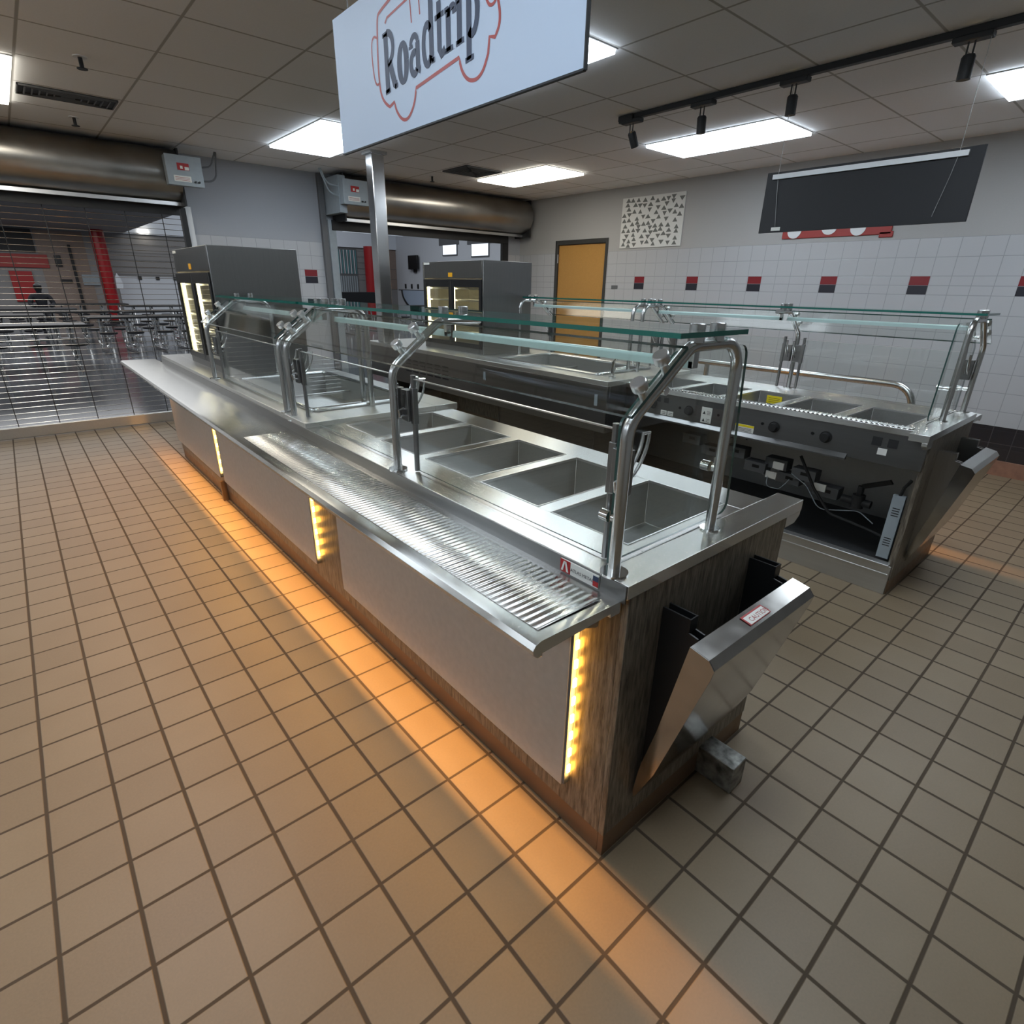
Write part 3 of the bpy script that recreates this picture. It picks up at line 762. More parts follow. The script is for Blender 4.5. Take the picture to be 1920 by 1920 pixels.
# ------------------------------------------------------------------ sneeze guards
def guard(near, y0, y1, mid, label, endpane):
    MX[0] = not near
    r = thing('sneeze_guard', (8.4, (y0 + y1) / 2, TOP), label, 'sneeze guard', None)
    B, C, D = (7.15, 7.40), (8.32, 8.28), (9.6, 8.28)
    base = TOP if y1 < 8.5 else 5.42
    nrm = Vector((-.6, 0, .8))
    for y in (y0, y1):
        pts = fillet([(7.15, y, base), (B[0], y, B[1]), (C[0], y, C[1]), (D[0], y, D[1]), (9.6, y, base)], .42, 8)
        MB().tube(pts, .085, 16).build('frame_tube', M['tube'], r)
    ms = [mid] if mid is not None else []
    for y in ms:
        pts = fillet([(7.15, y, base), (B[0], y, B[1]), (C[0], y, C[1]), (9.35, y, C[1])], .42, 8)
        MB().tube(pts, .085, 16).build('frame_tube', M['tube'], r)
    posts = [y0] + ms + [y1]
    for y in posts:
        fl = MB().tube([(7.15, y, base), (7.15, y, base + .035)], .2, 20)
        if y != mid: fl.tube([(9.6, y, base), (9.6, y, base + .035)], .16, 20)
        fl.build('base_flange', M['chrome'], r)
    # glass
    def pane(mb_fn, name, me='glassedge'):
        return mb_fn.build(name, [M['glass'], M[me]], r, smooth=False)
    e0, e1 = y0 - .24, y1 + .1
    g = MB()
    g.prism([(7.69, e0), (9.32, e0), (9.32, e1), (7.69, e1)], 2, 8.41, 8.475, 0, 1)
    pane(g, 'top_glass')
    a = Vector((B[0], 0, B[1])) + nrm * .15 + Vector((-.03, 0, -.02)); c = Vector((8.12, 0, 8.13)) + nrm * .15 + Vector((.02, 0, .015))
    t = nrm * .045
    g = MB()
    g.prism([(a.x, a.z), (c.x, c.z), (c.x + t.x, c.z + t.z), (a.x + t.x, a.z + t.z)], 1, e0 + .1, e1 - .05, 1, 0)
    # broad faces are the two long sides: mark them clear, the rest green
    g.bm.faces.ensure_lookup_table()
    for f in g.bm.faces:
        f.normal_update()
        n = f.normal
        f.material_index = 0 if abs(abs(n.x) - .6) < .08 and abs(abs(n.z) - .8) < .08 else 1
    pane(g, 'front_glass', 'glassedge_thin')
    segs = []
    for i in range(len(posts) - 1):
        segs.append((posts[i] + .42, posts[i + 1] - .42))
    for (u, v) in segs:
        g = MB().box(7.385, 7.415, u, v, base + .05, 7.22)
        for f in g.bm.faces:
            f.normal_update(); f.material_index = 0 if abs(f.normal.x) > .9 else 1
        pane(g, 'hinged_glass', 'glassedge_thin')
        MB().box(7.375, 7.425, u, v, 7.215, 7.235).build('glass_cap', M['alu'], r)
        for y in (u, v):
            s = 1 if y == v else -1
            MB().tube([(7.4, y + s * .04, base + .03), (7.4, y + s * .04, 7.3)], .055, 10).build('glass_clip_rod', M['steel_dark'], r)
            MB().box(7.34, 7.46, min(y - s * .02, y + s * .1), max(y - s * .02, y + s * .1), 6.32, 7.05).box(7.28, 7.44, min(y + s * .1, y + s * .36), max(y + s * .1, y + s * .36), 6.36, 7.0).build('hinge_bracket', M['steel_dark'], r, bevel=.01)
    # slotted swing arms
    for y in posts:
        dirs = [1] if y == y0 else ([-1, 1] if y == mid else [-1])
        for s in dirs:
            yy = y + s * .14
            ctr = Vector((7.08, yy, 7.18)); R0, R1 = .60, .74
            loop = [ctr + Vector((math.sin(q), 0, -math.cos(q))) * R0 for q in [0.15 + k * 1.4 / 10 for k in range(11)]]
            loop += [ctr + Vector((math.sin(q), 0, -math.cos(q))) * R1 for q in [1.55 - k * 1.4 / 10 for k in range(11)]]
            MB().tube(loop, .024, 8, closed=True).build('swing_arm', M['tube'], r)
    # knobs clamping the glass
    for y in posts:
        for x in (7.46, 7.86):
            z = B[1] + (x - B[0]) * .752
            p = Vector((x, y, z))
            k = MB().tube([p + nrm * .05, p + nrm * .24], .055, 14)
            k.tube([p + nrm * .22, p + nrm * .235, p + nrm * .34, p + nrm * .352], [.095, .105, .105, .095], 22)
            k.build('clamp_knob', M['alu'], r)
        for x in (8.42, 8.92):
            MB().tube([(x, y, 8.32), (x, y, 8.41)], .11, 18).tube([(x, y, 8.475), (x, y, 8.55), (x, y, 8.56)], [.105, .105, .09], 18).build('shelf_clamp', M['tube'], r)
    # light bar under the top glass
    for (u, v) in zip(posts[:-1], posts[1:]):
        lb = MB().tube([(8.62, u + .1, 8.05), (8.62, v - .1, 8.05)], .042, 12)
        lb.box(8.56, 8.575, u + .1, v - .1, 7.955, 8.05).box(8.665, 8.68, u + .1, v - .1, 7.955, 8.05).box(8.56, 8.68, u + .1, u + .12, 7.955, 8.05).box(8.56, 8.68, v - .12, v - .1, 7.955, 8.05)
        lb = lb.build('light_bar', M['barlens'], r)
        MB().box(8.60, 8.64, u + .2, v - .2, 7.984, 7.990).build('light_bar_lamps', M['ledbar'], lb)
    for y in (posts[0] + .12, posts[-1] - .12) + ((mid + .15,) if mid is not None else ()):
        MB().box(8.56, 8.68, y - .04, y + .04, 7.96, 8.24).build('bar_hanger', M['tube'], r)
    if endpane:
        yy = y0 + .2 if endpane < 0 else y1 - .2
        P = fillet([(7.24, 0, 5.38), (7.24, 0, 7.38), (8.30, 0, 8.20), (10.22, 0, 8.20), (10.45, 0, 5.34), (7.24, 0, 5.34)], .2, 4)
        poly = [(p.x, p.z) for p in P]
        g = MB().prism(poly, 1, yy - .02, yy + .02, 0, 1)
        pane(g, 'end_glass', 'glassedge_thin')
        for (x, z) in ((7.24, 6.05), (9.72, 6.3), (7.95, 7.72)):
            yk = yy + (.03 if endpane < 0 else -.03)
            MB().tube([(x, yk, z), (x, yk + (.14 if endpane < 0 else -.14), z)], .085, 16).tube([(x, yy - .02, z), (x, yy - .16, z)], .06, 14).build('glass_button', M['chrome'], r)
    MX[0] = False
    return r

guard(True, -3.62, 8.2, 2.32, 'tall glass sneeze guard over the five hot wells of the near counter', -1)
guard(True, 8.75, 16.5, None, 'shorter glass sneeze guard over the cold pan of the near counter', 0)
guard(False, -3.62, 8.2, 2.32, 'long glass sneeze guard along the far counter, right half, beside the tiled wall', -1)
guard(False, 8.75, 16.5, None, 'glass sneeze guard on the far counter in front of the yellow door', 0)

# faucet on the far counter
f = thing('faucet', (20.5, 7.6, 5.42), 'small chrome filler faucet standing on the far counter ledge', 'faucet')
mb = MB().tube([(20.5, 7.6, 5.42), (20.5, 7.6, 5.5), (20.5, 7.6, 5.5), (20.5, 7.6, 5.75), (20.5, 7.6, 5.95), (20.5, 7.6, 6.1)], [.16, .16, .07, .1, .06, .09], 14)
mb.build('body', M['chrome'], f)
MB().tube(fillet([(20.5, 7.6, 6.1), (20.7, 7.6, 6.22), (21.9, 7.7, 6.16), (22.0, 7.7, 5.85)], .12, 4), .045, 10).build('spout', M['chrome'], f)
MB().tube([(20.62, 7.6, 5.8), (21.2, 7.5, 5.82)], .06, 10).build('handle', M['chrome'], f)

# ------------------------------------------------------------------ display warmers
def warmer(x0, x1, y0, y1, z0, z1, label):
    r = thing('display_warmer', ((x0 + x1) / 2, (y0 + y1) / 2, z0), label, 'display cabinet', 'display warmers on the counters')
    t = .12
    b = MB()
    b.box(x0, x1, y0, y0 + t, z0, z1); b.box(x0, x1, y1 - t, y1, z0, z1)
    b.box(x1 - t, x1, y0 + t, y1 - t, z0, z1)
    b.box(x0, x1 - t, y0 + t, y1 - t, z1 - .9, z1); b.box(x0, x1 - t, y0 + t, y1 - t, z0, z0 + .3)
    b.build('cabinet_body', M['warmer'], r, bevel=.02)
    l = MB().box(x1 - t - .03, x1 - t - .01, y0 + t + .01, y1 - t - .01, z0 + .31, z1 - .91).box(x0 + .05, x1 - t - .03, y0 + t + .01, y0 + t + .03, z0 + .31, z1 - .91)
    l.box(x0 + .05, x1 - t - .03, y1 - t - .03, y1 - t - .01, z0 + .31, z1 - .91)
    l.build('inner_liner', M['liner'], r)
    ym = (y0 + y1) / 2
    zt, zb = z1 - .95, z0 + .3
    for (a, c) in ((y0 + .12, ym - .02), (ym + .02, y1 - .12)):
        f = MB().box(x0 - .06, x0 + .04, a, a + .2, zb, zt).box(x0 - .06, x0 + .04, c - .2, c, zb, zt)
        f.box(x0 - .06, x0 + .04, a + .2, c - .2, zt - .4, zt).box(x0 - .06, x0 + .04, a + .2, c - .2, zb, zb + .25)
        d = f.build('glass_door', M['black'], r, bevel=.01)
        g = MB().box(x0 - .02, x0, a + .2, c - .2, zb + .25, zt - .4)
        g.build('door_pane', M['cabglass'], d, smooth=False)
    for z in [z0 + .9 + k * .62 for k in range(5)]:
        s = MB()
        for q in range(9): s.box(x0 + .25 + q * (x1 - x0 - .5) / 8 - .015, x0 + .25 + q * (x1 - x0 - .5) / 8 + .015, y0 + .2, y1 - .2, z, z + .03)
        s.box(x0 + .22, x0 + .26, y0 + .2, y1 - .2, z - .02, z + .05)
        s.build('wire_shelf', M['alu'], r)
    for y in (y0 + .35, ym, y1 - .35):
        MB().box(x0 + .1, x0 + .2, y - .06, y + .06, z0 + .5, z1 - 1.1).build('lamp_tube', M['cablamp'], r)
    MB().box(x0 - .015, x0, ym - .12, ym + .28, z1 - .82, z1 - .60).build('yellow_label', M['orange'], r)
    MB().box(x0 - .015, x0, y1 - .75, y1 - .15, z1 - .16, z1 - .05).build('name_plate', M['label'], r)
    return r
warmer(7.75, 11.15, 17.0, 22.8, 5.42, 10.22, 'dark steel display warmer on the near counter, left of the square pole')
warmer(21.0, 24.45, 17.2, 23.1, 5.42, 10.24, 'steel display warmer with two lit glass doors on the far counter')

# square stainless pole
p = thing('support_pole', (20.3, 26.85, 0), 'square stainless pole from floor to ceiling between the two display warmers', 'pole')
MB().box(19.9, 20.7, 26.45, 27.25, 5.42, 16.2).build('pole_tube', M['pole'], p, bevel=.04)
MB().box(19.75, 20.85, 26.3, 27.4, 16.1, 16.25).build('ceiling_collar', M['tube'], p)

# ------------------------------------------------------------------ roller shutters in the back wall
def hood(x0, x1, label, boxx):
    r = thing('roller_shutter', ((x0 + x1) / 2, 35.2, 0), label, 'roller shutter')
    prof = []
    cy, cz, R = 34.75, 14.85, 1.30
    for k in range(19):
        a = math.radians(80 + k * 10)
        prof.append((cy + R * math.cos(a), cz + R * math.sin(a)))
    poly = [(36.0, cz + R)] + prof[1:17] + [(35.2, 13.40), (36.0, 13.40)]
    MB().prism(poly, 0, x0, x1).build('hood', M['galv'], r)
    MB().box(x0, x1, 34.9, 35.05, 13.22, 13.42).build('hood_trim', M['alu'], r)
    for x in (x0 - .12, x1):
        MB().box(x, x + .12, 33.9, 36, 13.15, CZ - .1).build('end_bracket', M['matte'], r, bevel=.02)
    return r
r1 = hood(-9, 11.2, 'lowered see-through roller grille and steel hood over the left opening', 0)
s1 = MB().box(-9, 11.2, 35.55, 35.75, 12.75, 13.3).build('top_slat', M['matte'], r1)
for k in range(38):
    z = .85 + k * .316
    MB().tube([(-6.0, 35.82, z), (11.3, 35.82, z)], .017, 6).build('grille_rod', M['tube'], r1)
for k in range(8):
    x = 10.2 - k * 1.95
    MB().box(x - .02, x + .02, 35.79, 35.85, .7, 12.9).build('grille_link', M['matte'], r1)
MB().box(-6.0, 11.3, 35.72, 35.92, 0.04, .72).build('bottom_bar', M['steel_y'], r1, bevel=.05)
MB().box(11.25, 11.55, 35.6, 36, 0, 13.2).build('guide_rail', M['matte'], r1)
MB().box(11.55, 11.9, 35.75, 36, 0, 13.3).build('guide_angle', M['white'], r1)
r2 = hood(21.6, 39.3, 'raised roller shutter in a round steel hood over the right opening', 0)
MB().box(21.2, 38.2, 35.6, 35.8, 12.62, 13.3).build('top_slat', M['matte'], r2)
MB().box(20.95, 21.5, 35.7, 36, 0, 13.3).build('guide_angle', M['lightgrey'], r2)
MB().box(37.6, 38.3, 35.7, 36, 0, 13.2).build('guide_rail', M['matte'], r2)

def cbox(x0, x1, label):
    r = thing('motor_control_box', ((x0 + x1) / 2, 33.6, 14.1), label, 'control box', 'shutter control boxes')
    b = MB().box(x0, x1, 32.75, 33.40, 14.1, 15.6)
    b.build('enclosure', M['lightgrey'], r, bevel=.03)
    MB().box(x0 - .02, x1 + .02, 32.72, 32.76, 14.08, 15.62).build('lid', M['lightgrey'], r, bevel=.015)
    xm = x0 + .6 * (x1 - x0) / 2
    l = MB().box(xm, xm + .62, 32.70, 32.72, 14.86, 15.22, 0).box(xm + .15, xm + .28, 32.69, 32.70, 14.93, 15.08, 1).box(xm + .38, xm + .60, 32.69, 32.70, 14.88, 15.04, 1)
    l.build('danger_label', [M['red'], M['label']], r)
    l = MB().box(x0 + .3, x0 + 1.2, 32.70, 32.72, 14.28, 14.58, 0)
    for q in range(3): l.box(x0 + .36, x0 + 1.12, 32.695, 32.70, 14.34 + q * .07, 14.36 + q * .07, 1)
    l.build('instruction_label', [M['label'], M['logored']], r)
    for q in (.45, .25):
        MB().cyl((x1 - q, 32.72, 14.32), (x1 - q, 32.62, 14.32), .05, 12).build('push_button', M['matte'], r)
    return r
b1 = cbox(10.3, 12.15, 'grey shutter control box at the right end of the left hood')
MB().tube(fillet([(12.15, 33.5, 15.2), (12.9, 33.6, 15.35), (13.3, 33.8, 16.2)], .5, 6), .05, 8).tube(fillet([(12.15, 33.5, 14.5), (13.1, 33.6, 14.6), (13.35, 33.8, 16.2)], .6, 6), .05, 8).build('conduit', M['midgrey'], b1)
b2 = cbox(20.95, 22.75, 'grey shutter control box at the left end of the right hood')
MB().tube(fillet([(20.95, 33.5, 15.2), (20.2, 33.6, 15.3), (19.9, 33.8, 16.2)], .5, 6), .05, 8).tube(fillet([(20.95, 33.5, 14.6), (20.3, 33.6, 14.8), (19.8, 33.8, 16.2)], .6, 6), .05, 8).build('conduit', M['lightgrey'], b2)
MB().box(20.9, 21.44, 33.4, 36, 13.6, 15.9).build('motor_housing', M['lightgrey'], b2)
c = MB().box(20.45, 20.85, 35.7, 36.0, 0, 16.2)
tag(c.build('wiring_channel', M['midgrey'], bevel=.02), 'tall grey wiring channel left of the right opening, floor to ceiling', 'wiring channel')

# ------------------------------------------------------------------ ceiling fittings
def troffer(x, y, mat, label, n=[0]):
    r = thing('ceiling_light', (x, y, CZ - .03), label, 'ceiling light', 'rectangular ceiling lights')
    w, l = 1.78, 3.62
    f = MB()
    for (a, b, c, d) in ((-w - .06, -w, -l - .06, l + .06), (w, w + .06, -l - .06, l + .06), (-w, w, -l - .06, -l), (-w, w, l, l + .06)):
        f.box(x + a, x + b, y + c, y + d, CZ - .04, CZ)
    f.build('frame', M['white'], r)
    MB().box(x - w, x + w, y - l, y + l, CZ - .16, CZ - .01).build('diffuser', mat, r)
    return r
troffer(31.8, 25.85, M['lamp_warm'], 'warm white ceiling light above the far corner, near the yellow door')
troffer(16.9, 25.85, M['lamp_cool'], 'bluish ceiling light partly behind the left edge of the logo sign')
troffer(1.95, 25.85, M['lamp_warm'], 'warm ceiling light cut by the left edge of the photo')
troffer(31.8, 10.75, M['lamp_cool'], 'bluish ceiling light behind the row of track spotlights')
troffer(16.9, 10.75, M['lamp_cool'], 'ceiling light almost wholly behind the logo sign, only a corner showing')
troffer(31.8, -4.1, M['lamp_cool'], 'bluish ceiling light cut by the right edge of the photo')
troffer(1.95, 10.75, M['lamp_cool'], 'ceiling light over the tiled aisle left of the near counter')
troffer(1.95, -4.1, M['lamp_cool'], 'ceiling light above the spot the photo was taken from')
for _y in (25.85, 10.75, -4.1): troffer(-12.95, _y, M['lamp_cool'], 'added ceiling light out of view on the left, raising the ambient light')  # unseen row added to lift the ambient light of the room
troffer(16.9, -4.1, M['lamp_cool'], 'ceiling light over the aisle beside the end of the counters')

def vent(x0, x1, y0, y1, label):
    r = thing('ceiling_vent', ((x0 + x1) / 2, (y0 + y1) / 2, CZ - .05), label, 'ceiling vent', 'ceiling vents')
    MB().box(x0, x1, y0, y1, CZ - .03, CZ - .005).build('backing', M['matte'], r)
    n = 7
    for k in range(n):
        a = k / n * .5
        xa, xb, ya, yb = x0 + (x1 - x0) * a, x1 - (x1 - x0) * a, y0 + (y1 - y0) * a, y1 - (y1 - y0) * a
        q = MB(); t = .05
        q.box(xa, xb, ya, ya + t, CZ - .09, CZ - .03); q.box(xa, xb, yb - t, yb, CZ - .09, CZ - .03)
        q.box(xa, xa + t, ya, yb, CZ - .09, CZ - .03); q.box(xb - t, xb, ya, yb, CZ - .09, CZ - .03)
        q.build('louvre_ring', M['midgrey'], r)
vent(3.95, 7.4, 25.8, 27.4, 'wide dark ceiling vent above the left roller hood')
vent(26.4, 29.4, 25.9, 28.7, 'square ceiling vent left of the warm ceiling light')

def sprinkler(x, y, label):
    r = thing('sprinkler_head', (x, y, CZ), label, 'sprinkler', 'ceiling sprinklers')
    MB().tube([(x, y, CZ), (x, y, CZ - .03)], .22, 16).build('escutcheon', M['white'], r)
    MB().tube([(x, y, CZ), (x, y, CZ - .35), (x, y, CZ - .35), (x, y, CZ - .38)], [.07, .07, .17, .17], 12).build('nozzle', M['matte'], r)
sprinkler(6.2, 30.6, 'small sprinkler head above the left roller hood')
sprinkler(27.0, 30.9, 'small sprinkler head above the right roller hood')
sprinkler(5.6, 20.6, 'sprinkler head near the top left corner of the ceiling')

t = thing('track_rail', (25.0, 2, CZ - .3), 'black ceiling track carrying the four spotlights', 'track rail')
MB().box(24.88, 25.12, -9, 12.1, CZ - .2, CZ).build('rail', M['matte'], t, bevel=.02)
MB().box(24.80, 25.2, 11.2, 12.0, CZ - .3, CZ - .02).build('power_feed', M['matte'], t, bevel=.03)
def spot(y, tilt, label):
    r = thing('track_spotlight', (25.0, y, CZ - .2), label, 'spotlight', 'spotlights on the ceiling track')
    MB().box(24.82, 25.18, y - .5, y + .5, CZ - .36, CZ - .2).build('adapter', M['matte'], r, bevel=.03)
    a = Vector((25.0, y, CZ - .36)); d = Vector((math.sin(tilt), 0, -math.cos(tilt)))
    MB().tube([(24.97, y - .08, CZ - .36), (24.97, y - .08, CZ - .75)], .025, 6).tube([(24.97, y + .08, CZ - .36), (24.97, y + .08, CZ - .75)], .025, 6).build('yoke', M['matte'], r)
    p0 = a + Vector((0, 0, -.32))
    MB().tube([p0, p0 + d * .06, p0 + d * .62, p0 + d * .62, p0 + d * .55], [.14, .18, .18, .15, .15], 20, cap=False).build('lamp_housing', M['matte'], r)
    MB().tube([p0 + d * .56, p0 + d * .57], .15, 18).build('lamp_face', M['spotlamp'], r)
    return r
spot(11.35, .55, 'leftmost of the four track spotlights, tilted toward the hall')
spot(7.75, .1, 'track spotlight in front of the bright ceiling light, second from left')
spot(4.05, .05, 'track spotlight right of the bright ceiling light, second from right')
spot(-1.15, .05, 'large track spotlight nearest the right edge of the photo')

# ------------------------------------------------------------------ hanging signs
def sign(x, y0, y1, z0, z1, label):
    r = thing('hanging_sign', (x, (y0 + y1) / 2, z0), label, 'sign')
    return r
sg = sign(7.5, -2.18, 4.4, 11.4, 13.55, 'large white hanging sign with Roadtrip lettering and a red van outline')
MB().box(7.5, 7.53, -2.18, 4.40, 11.40, 13.55).build('sign_board', M['signface'], sg)
MB().box(7.495, 7.55, -2.20, -2.18, 11.385, 13.56).box(7.495, 7.55, -2.18, 4.40, 11.375, 11.40).box(7.53, 7.55, -2.18, 4.40, 11.40, 13.56).build('sign_edge', M['signback'], sg)
for y in (-1.6, 3.8):
    MB().tube([(7.53, y, 13.55), (7.53, y, CZ)], .015, 6).build('hanging_wire', M['wire'], sg)
XF = 7.497
SHARP = {(2.43, 11.84), (2.27, 11.88), (1.56, 11.94), (.35, 12.07), (-.34, 11.96), (-.37, 12.14), (-.49, 12.11), (2.38, 13.06), (-.54, 12.53)}
def ribbon(pts, w, name, mat, r=None):
    mb = MB()
    for _ in range(3):                                    # round the soft corners, keep the sharp ones
        q = [pts[0]]
        for i in range(1, len(pts) - 1):
            a, b, c = pts[i - 1], pts[i], pts[i + 1]
            if b in SHARP: q.append(b)
            else: q += [(b[0] * .75 + a[0] * .25, b[1] * .75 + a[1] * .25), (b[0] * .75 + c[0] * .25, b[1] * .75 + c[1] * .25)]
        pts = q + [pts[-1]]
    w = w if isinstance(w, (list, tuple)) else [w] * len(pts)
    P = [Vector((0, a, b)) for a, b in pts]
    L, R = [], []
    for i in range(len(P)):
        t = (P[min(i + 1, len(P) - 1)] - P[max(i - 1, 0)]).normalized()
        n = Vector((0, -t.z, t.y))
        L.append(P[i] + n * w[i] / 2); R.append(P[i] - n * w[i] / 2)
    for i in range(len(P) - 1):
        q = [L[i], L[i + 1], R[i + 1], R[i]]
        mb.face([(XF, a.y, a.z) for a in q])
    return mb.build(name, mat, sg, smooth=False)
out = [(1.68, 13.38), (2.62, 13.20), (2.70, 13.15), (2.73, 12.92), (2.76, 12.55), (2.75, 12.23), (2.70, 12.04), (2.57, 11.91), (2.43, 11.84), (2.27, 11.88), (2.22, 11.75), (2.09, 11.62), (1.95, 11.56), (1.81, 11.58), (1.67, 11.69), (1.59, 11.82), (1.56, 11.94), (.35, 12.07), (.30, 11.92), (.20, 11.80), (.07, 11.73), (-.10, 11.72), (-.24, 11.80), (-.34, 11.96), (-.37, 12.14), (-.49, 12.11), (-.58, 12.20), (-.60, 12.34), (-.55, 12.50), (-.52, 12.75), (-.30, 12.95), (-.15, 13.25), (.3, 13.42), (1.68, 13.38)]
ribbon(out, .05, 'van_outline', M['logored'])
ribbon([(2.75, 12.88), (2.86, 12.93), (2.95, 12.86), (2.96, 12.58), (2.91, 12.30), (2.82, 12.22), (2.75, 12.25)], .035, 'van_outline', M['logored'])
ribbon([(2.45, 13.00), (2.38, 13.06), (1.60, 13.14), (.5, 13.22), (0.0, 13.1)], .035, 'van_outline', M['logored'])
ribbon([(1.62, 12.80), (1.65, 13.13)], .03, 'van_outline', M['logored']); ribbon([(1.37, 12.84), (1.40, 13.15)], .03, 'van_outline', M['logored'])
ribbon([(-.28, 12.60), (-.36, 12.48), (-.46, 12.47), (-.54, 12.53)], .04, 'van_outline', M['logored'])
# lettering: condensed slab strokes, baseline climbs slightly
XF = 7.494
def letter(x, strokes):
    # x grows to the reader's right (towards -y); glyph coords (u right, v up)
    mb = MB()
    for pts, w in strokes:
        w = [q * 1.3 for q in w] if isinstance(w, list) else [w * 1.3] * len(pts)
        P = [Vector((a, b)) for a, b in pts]
        L, R = [], []
        for i in range(len(P)):
            t = (P[min(i + 1, len(P) - 1)] - P[max(i - 1, 0)])
            t.normalize(); n = Vector((-t.y, t.x))
            L.append(P[i] + n * w[i] / 2); R.append(P[i] - n * w[i] / 2)
        f = lambda q: (XF, 2.56 - (x + q.x), 12.04 + q.y + (x + q.x) * .085)
        for i in range(len(P) - 1):
            mb.face([f(L[i]), f(L[i + 1]), f(R[i + 1]), f(R[i])])
    return mb.build('sign_letter', M['ink'], sg, smooth=False)
def arc(cx, cy, rx, ry, a0, a1, n=18):
    return [(cx + rx * math.cos(math.radians(a0 + (a1 - a0) * k / n)), cy + ry * math.sin(math.radians(a0 + (a1 - a0) * k / n))) for k in range(n + 1)]
def arcw(n, a, b): return [a + (b - a) * abs(math.sin(math.pi * k / n)) for k in range(n + 1)]
letter(0, [([(.10, .0), (.10, .82)], .10), ([(.02, .02), (.19, .02)], .05), ([(.0, .81), (.16, .81)], .05), (arc(.14, .60, .19, .21, 90, -90), .075), ([(.2, .40), (.34, .06), (.40, .03)], .10), ([(.34, .02), (.44, .02)], .05)])
letter(.50, [(arc(.13, .26, .115, .25, 0, 360, 28), [.06 + .05 * abs(math.cos(math.radians(360 * k / 28))) for k in range(29)])])
letter(.82, [([(.27, .40), (.27, .04), (.34, .02)], .09), (arc(.17, .40, .10, .10, 0, 180), .06), ([(.07, .40), (.07, .36)], .09), (arc(.16, .15, .10, .14, 60, 320), .075)])
letter(1.22, [([(.27, .0), (.27, .86)], .09), ([(.18, .85), (.30, .85)], .05), ([(.27, .02), (.36, .02)], .05), (arc(.16, .26, .115, .25, 40, 320), .075)])
letter(1.60, [([(.11, .68), (.11, .10), (.16, .02), (.26, .06)], .085), ([(.0, .50), (.24, .50)], .05)])
letter(1.86, [([(.09, .0), (.09, .50)], .09), ([(.0, .02), (.20, .02)], .05), ([(.0, .50), (.10, .50)], .05), (arc(.19, .40, .09, .10, 180, 45), .06), ([(.25, .47), (.25, .40)], .08)])
letter(2.14, [([(.09, .0), (.09, .50)], .09), ([(.0, .02), (.20, .02)], .05), ([(.0, .50), (.10, .50)], .05), (arc(.09, .66, .03, .03, 0, 360), .06)])
letter(2.37, [([(.09, -.26), (.09, .50)], .09), ([(.0, -.25), (.20, -.25)], .05), ([(.0, .50), (.10, .50)], .05), (arc(.17, .26, .12, .24, 130, -130), .08)])

sg2 = sign(25.0, -2.25, 4.5, 11.1, 13.17, 'dark back of a long sign hanging above the far counter')
MB().box(25.0, 25.08, -2.25, 4.5, 11.1, 13.17).build('sign_board', M['signback'], sg2, bevel=.01)
MB().box(24.92, 25.0, -1.85, 4.25, 12.92, 13.08).build('mounting_bar', M['white'], sg2)
for y, dy in ((-1.6, .3), (4.05, -.2)):
    pts = fillet([(24.95, y, CZ - .21), (24.95, y, 13.0), (24.96, y + dy * .3, 12.4), (24.98, y + dy, 11.3)], 1.2, 6)
    MB().tube(pts, .009, 6).build('hanging_wire', M['wire'], sg2)
MB().box(24.985, 25.0, 3.65, 4.0, 11.16, 11.28).build('back_label', M['label'], sg2)

# ------------------------------------------------------------------ things on the right wall
ps = thing('wall_poster', (WX - .05, 21, 12), 'white square wall poster covered in small grey triangles', 'poster')
MB().box(WX - .07, WX, 18.2, 23.85, 11.95, 15.45).build('poster_board', M['poster'], ps)
tri = MB(); rr = random.Random(3)
used = []
tries = 0
while len(used) < 100 and tries < 6000:
    tries += 1
    y = rr.uniform(18.45, 23.6); z = rr.uniform(12.1, 15.25)
    if any(abs(y - a) < .42 and abs(z - b) < .27 for a, b in used): continue
    used.append((y, z)); s = rr.uniform(.19, .25); u = 1 if rr.random() < .55 else -1
    tri.face([(WX - .074, y - s, z - .12 * u), (WX - .074, y + s, z - .12 * u), (WX - .074, y, z + .18 * u)])
tri.build('triangle_print', M['postergrey'], ps, smooth=False)
lg = thing('wall_logo_plaque', (WX - .05, 7.6, 12), 'red van shaped wall plaque with white wheels, half hidden by the dark sign', 'plaque')
MB().box(WX - .08, WX, 4.6, 10.75, 12.05, 13.2).box(WX - .08, WX, 4.5, 5.2, 11.9, 12.2).build('plaque_body', M['logored'], lg, bevel=.03)
for (y, rad) in ((10.0, .42), (6.35, .42)):
    MB().tube([(WX - .09, y, 12.47), (WX - .12, y, 12.47)], rad, 28).build('wheel', M['white'], lg)
MB().tube([(WX - .09, 7.95, 12.62), (WX - .12, 7.95, 12.62)], .45, 28).build('emblem', M['white'], lg)
ds = MB().box(WX - .05, WX, 23.75, 24.4, 8.95, 9.22)
tag(ds.build('wall_plate', M['midgrey'], bevel=.04), 'small grey plate on the tiled wall right of the yellow door', 'wall plate')

# queue rail between the far counter and the wall
q = thing('queue_rail', (31, 12, 0), 'grey tubular queue rail between the far counter and the tiled wall', 'handrail')
MB().tube(fillet([(31, 30, 5.22), (31, -.75, 5.22), (31, -.95, 0.05)], .9, 8), .15, 14).build('top_tube', M['tube'], q)
for y in (9.4, 19.5, 29.9):
    MB().tube([(31, y, 5.1), (31, y, 0.02)], .14, 12).build('rail_post', M['tube'], q)

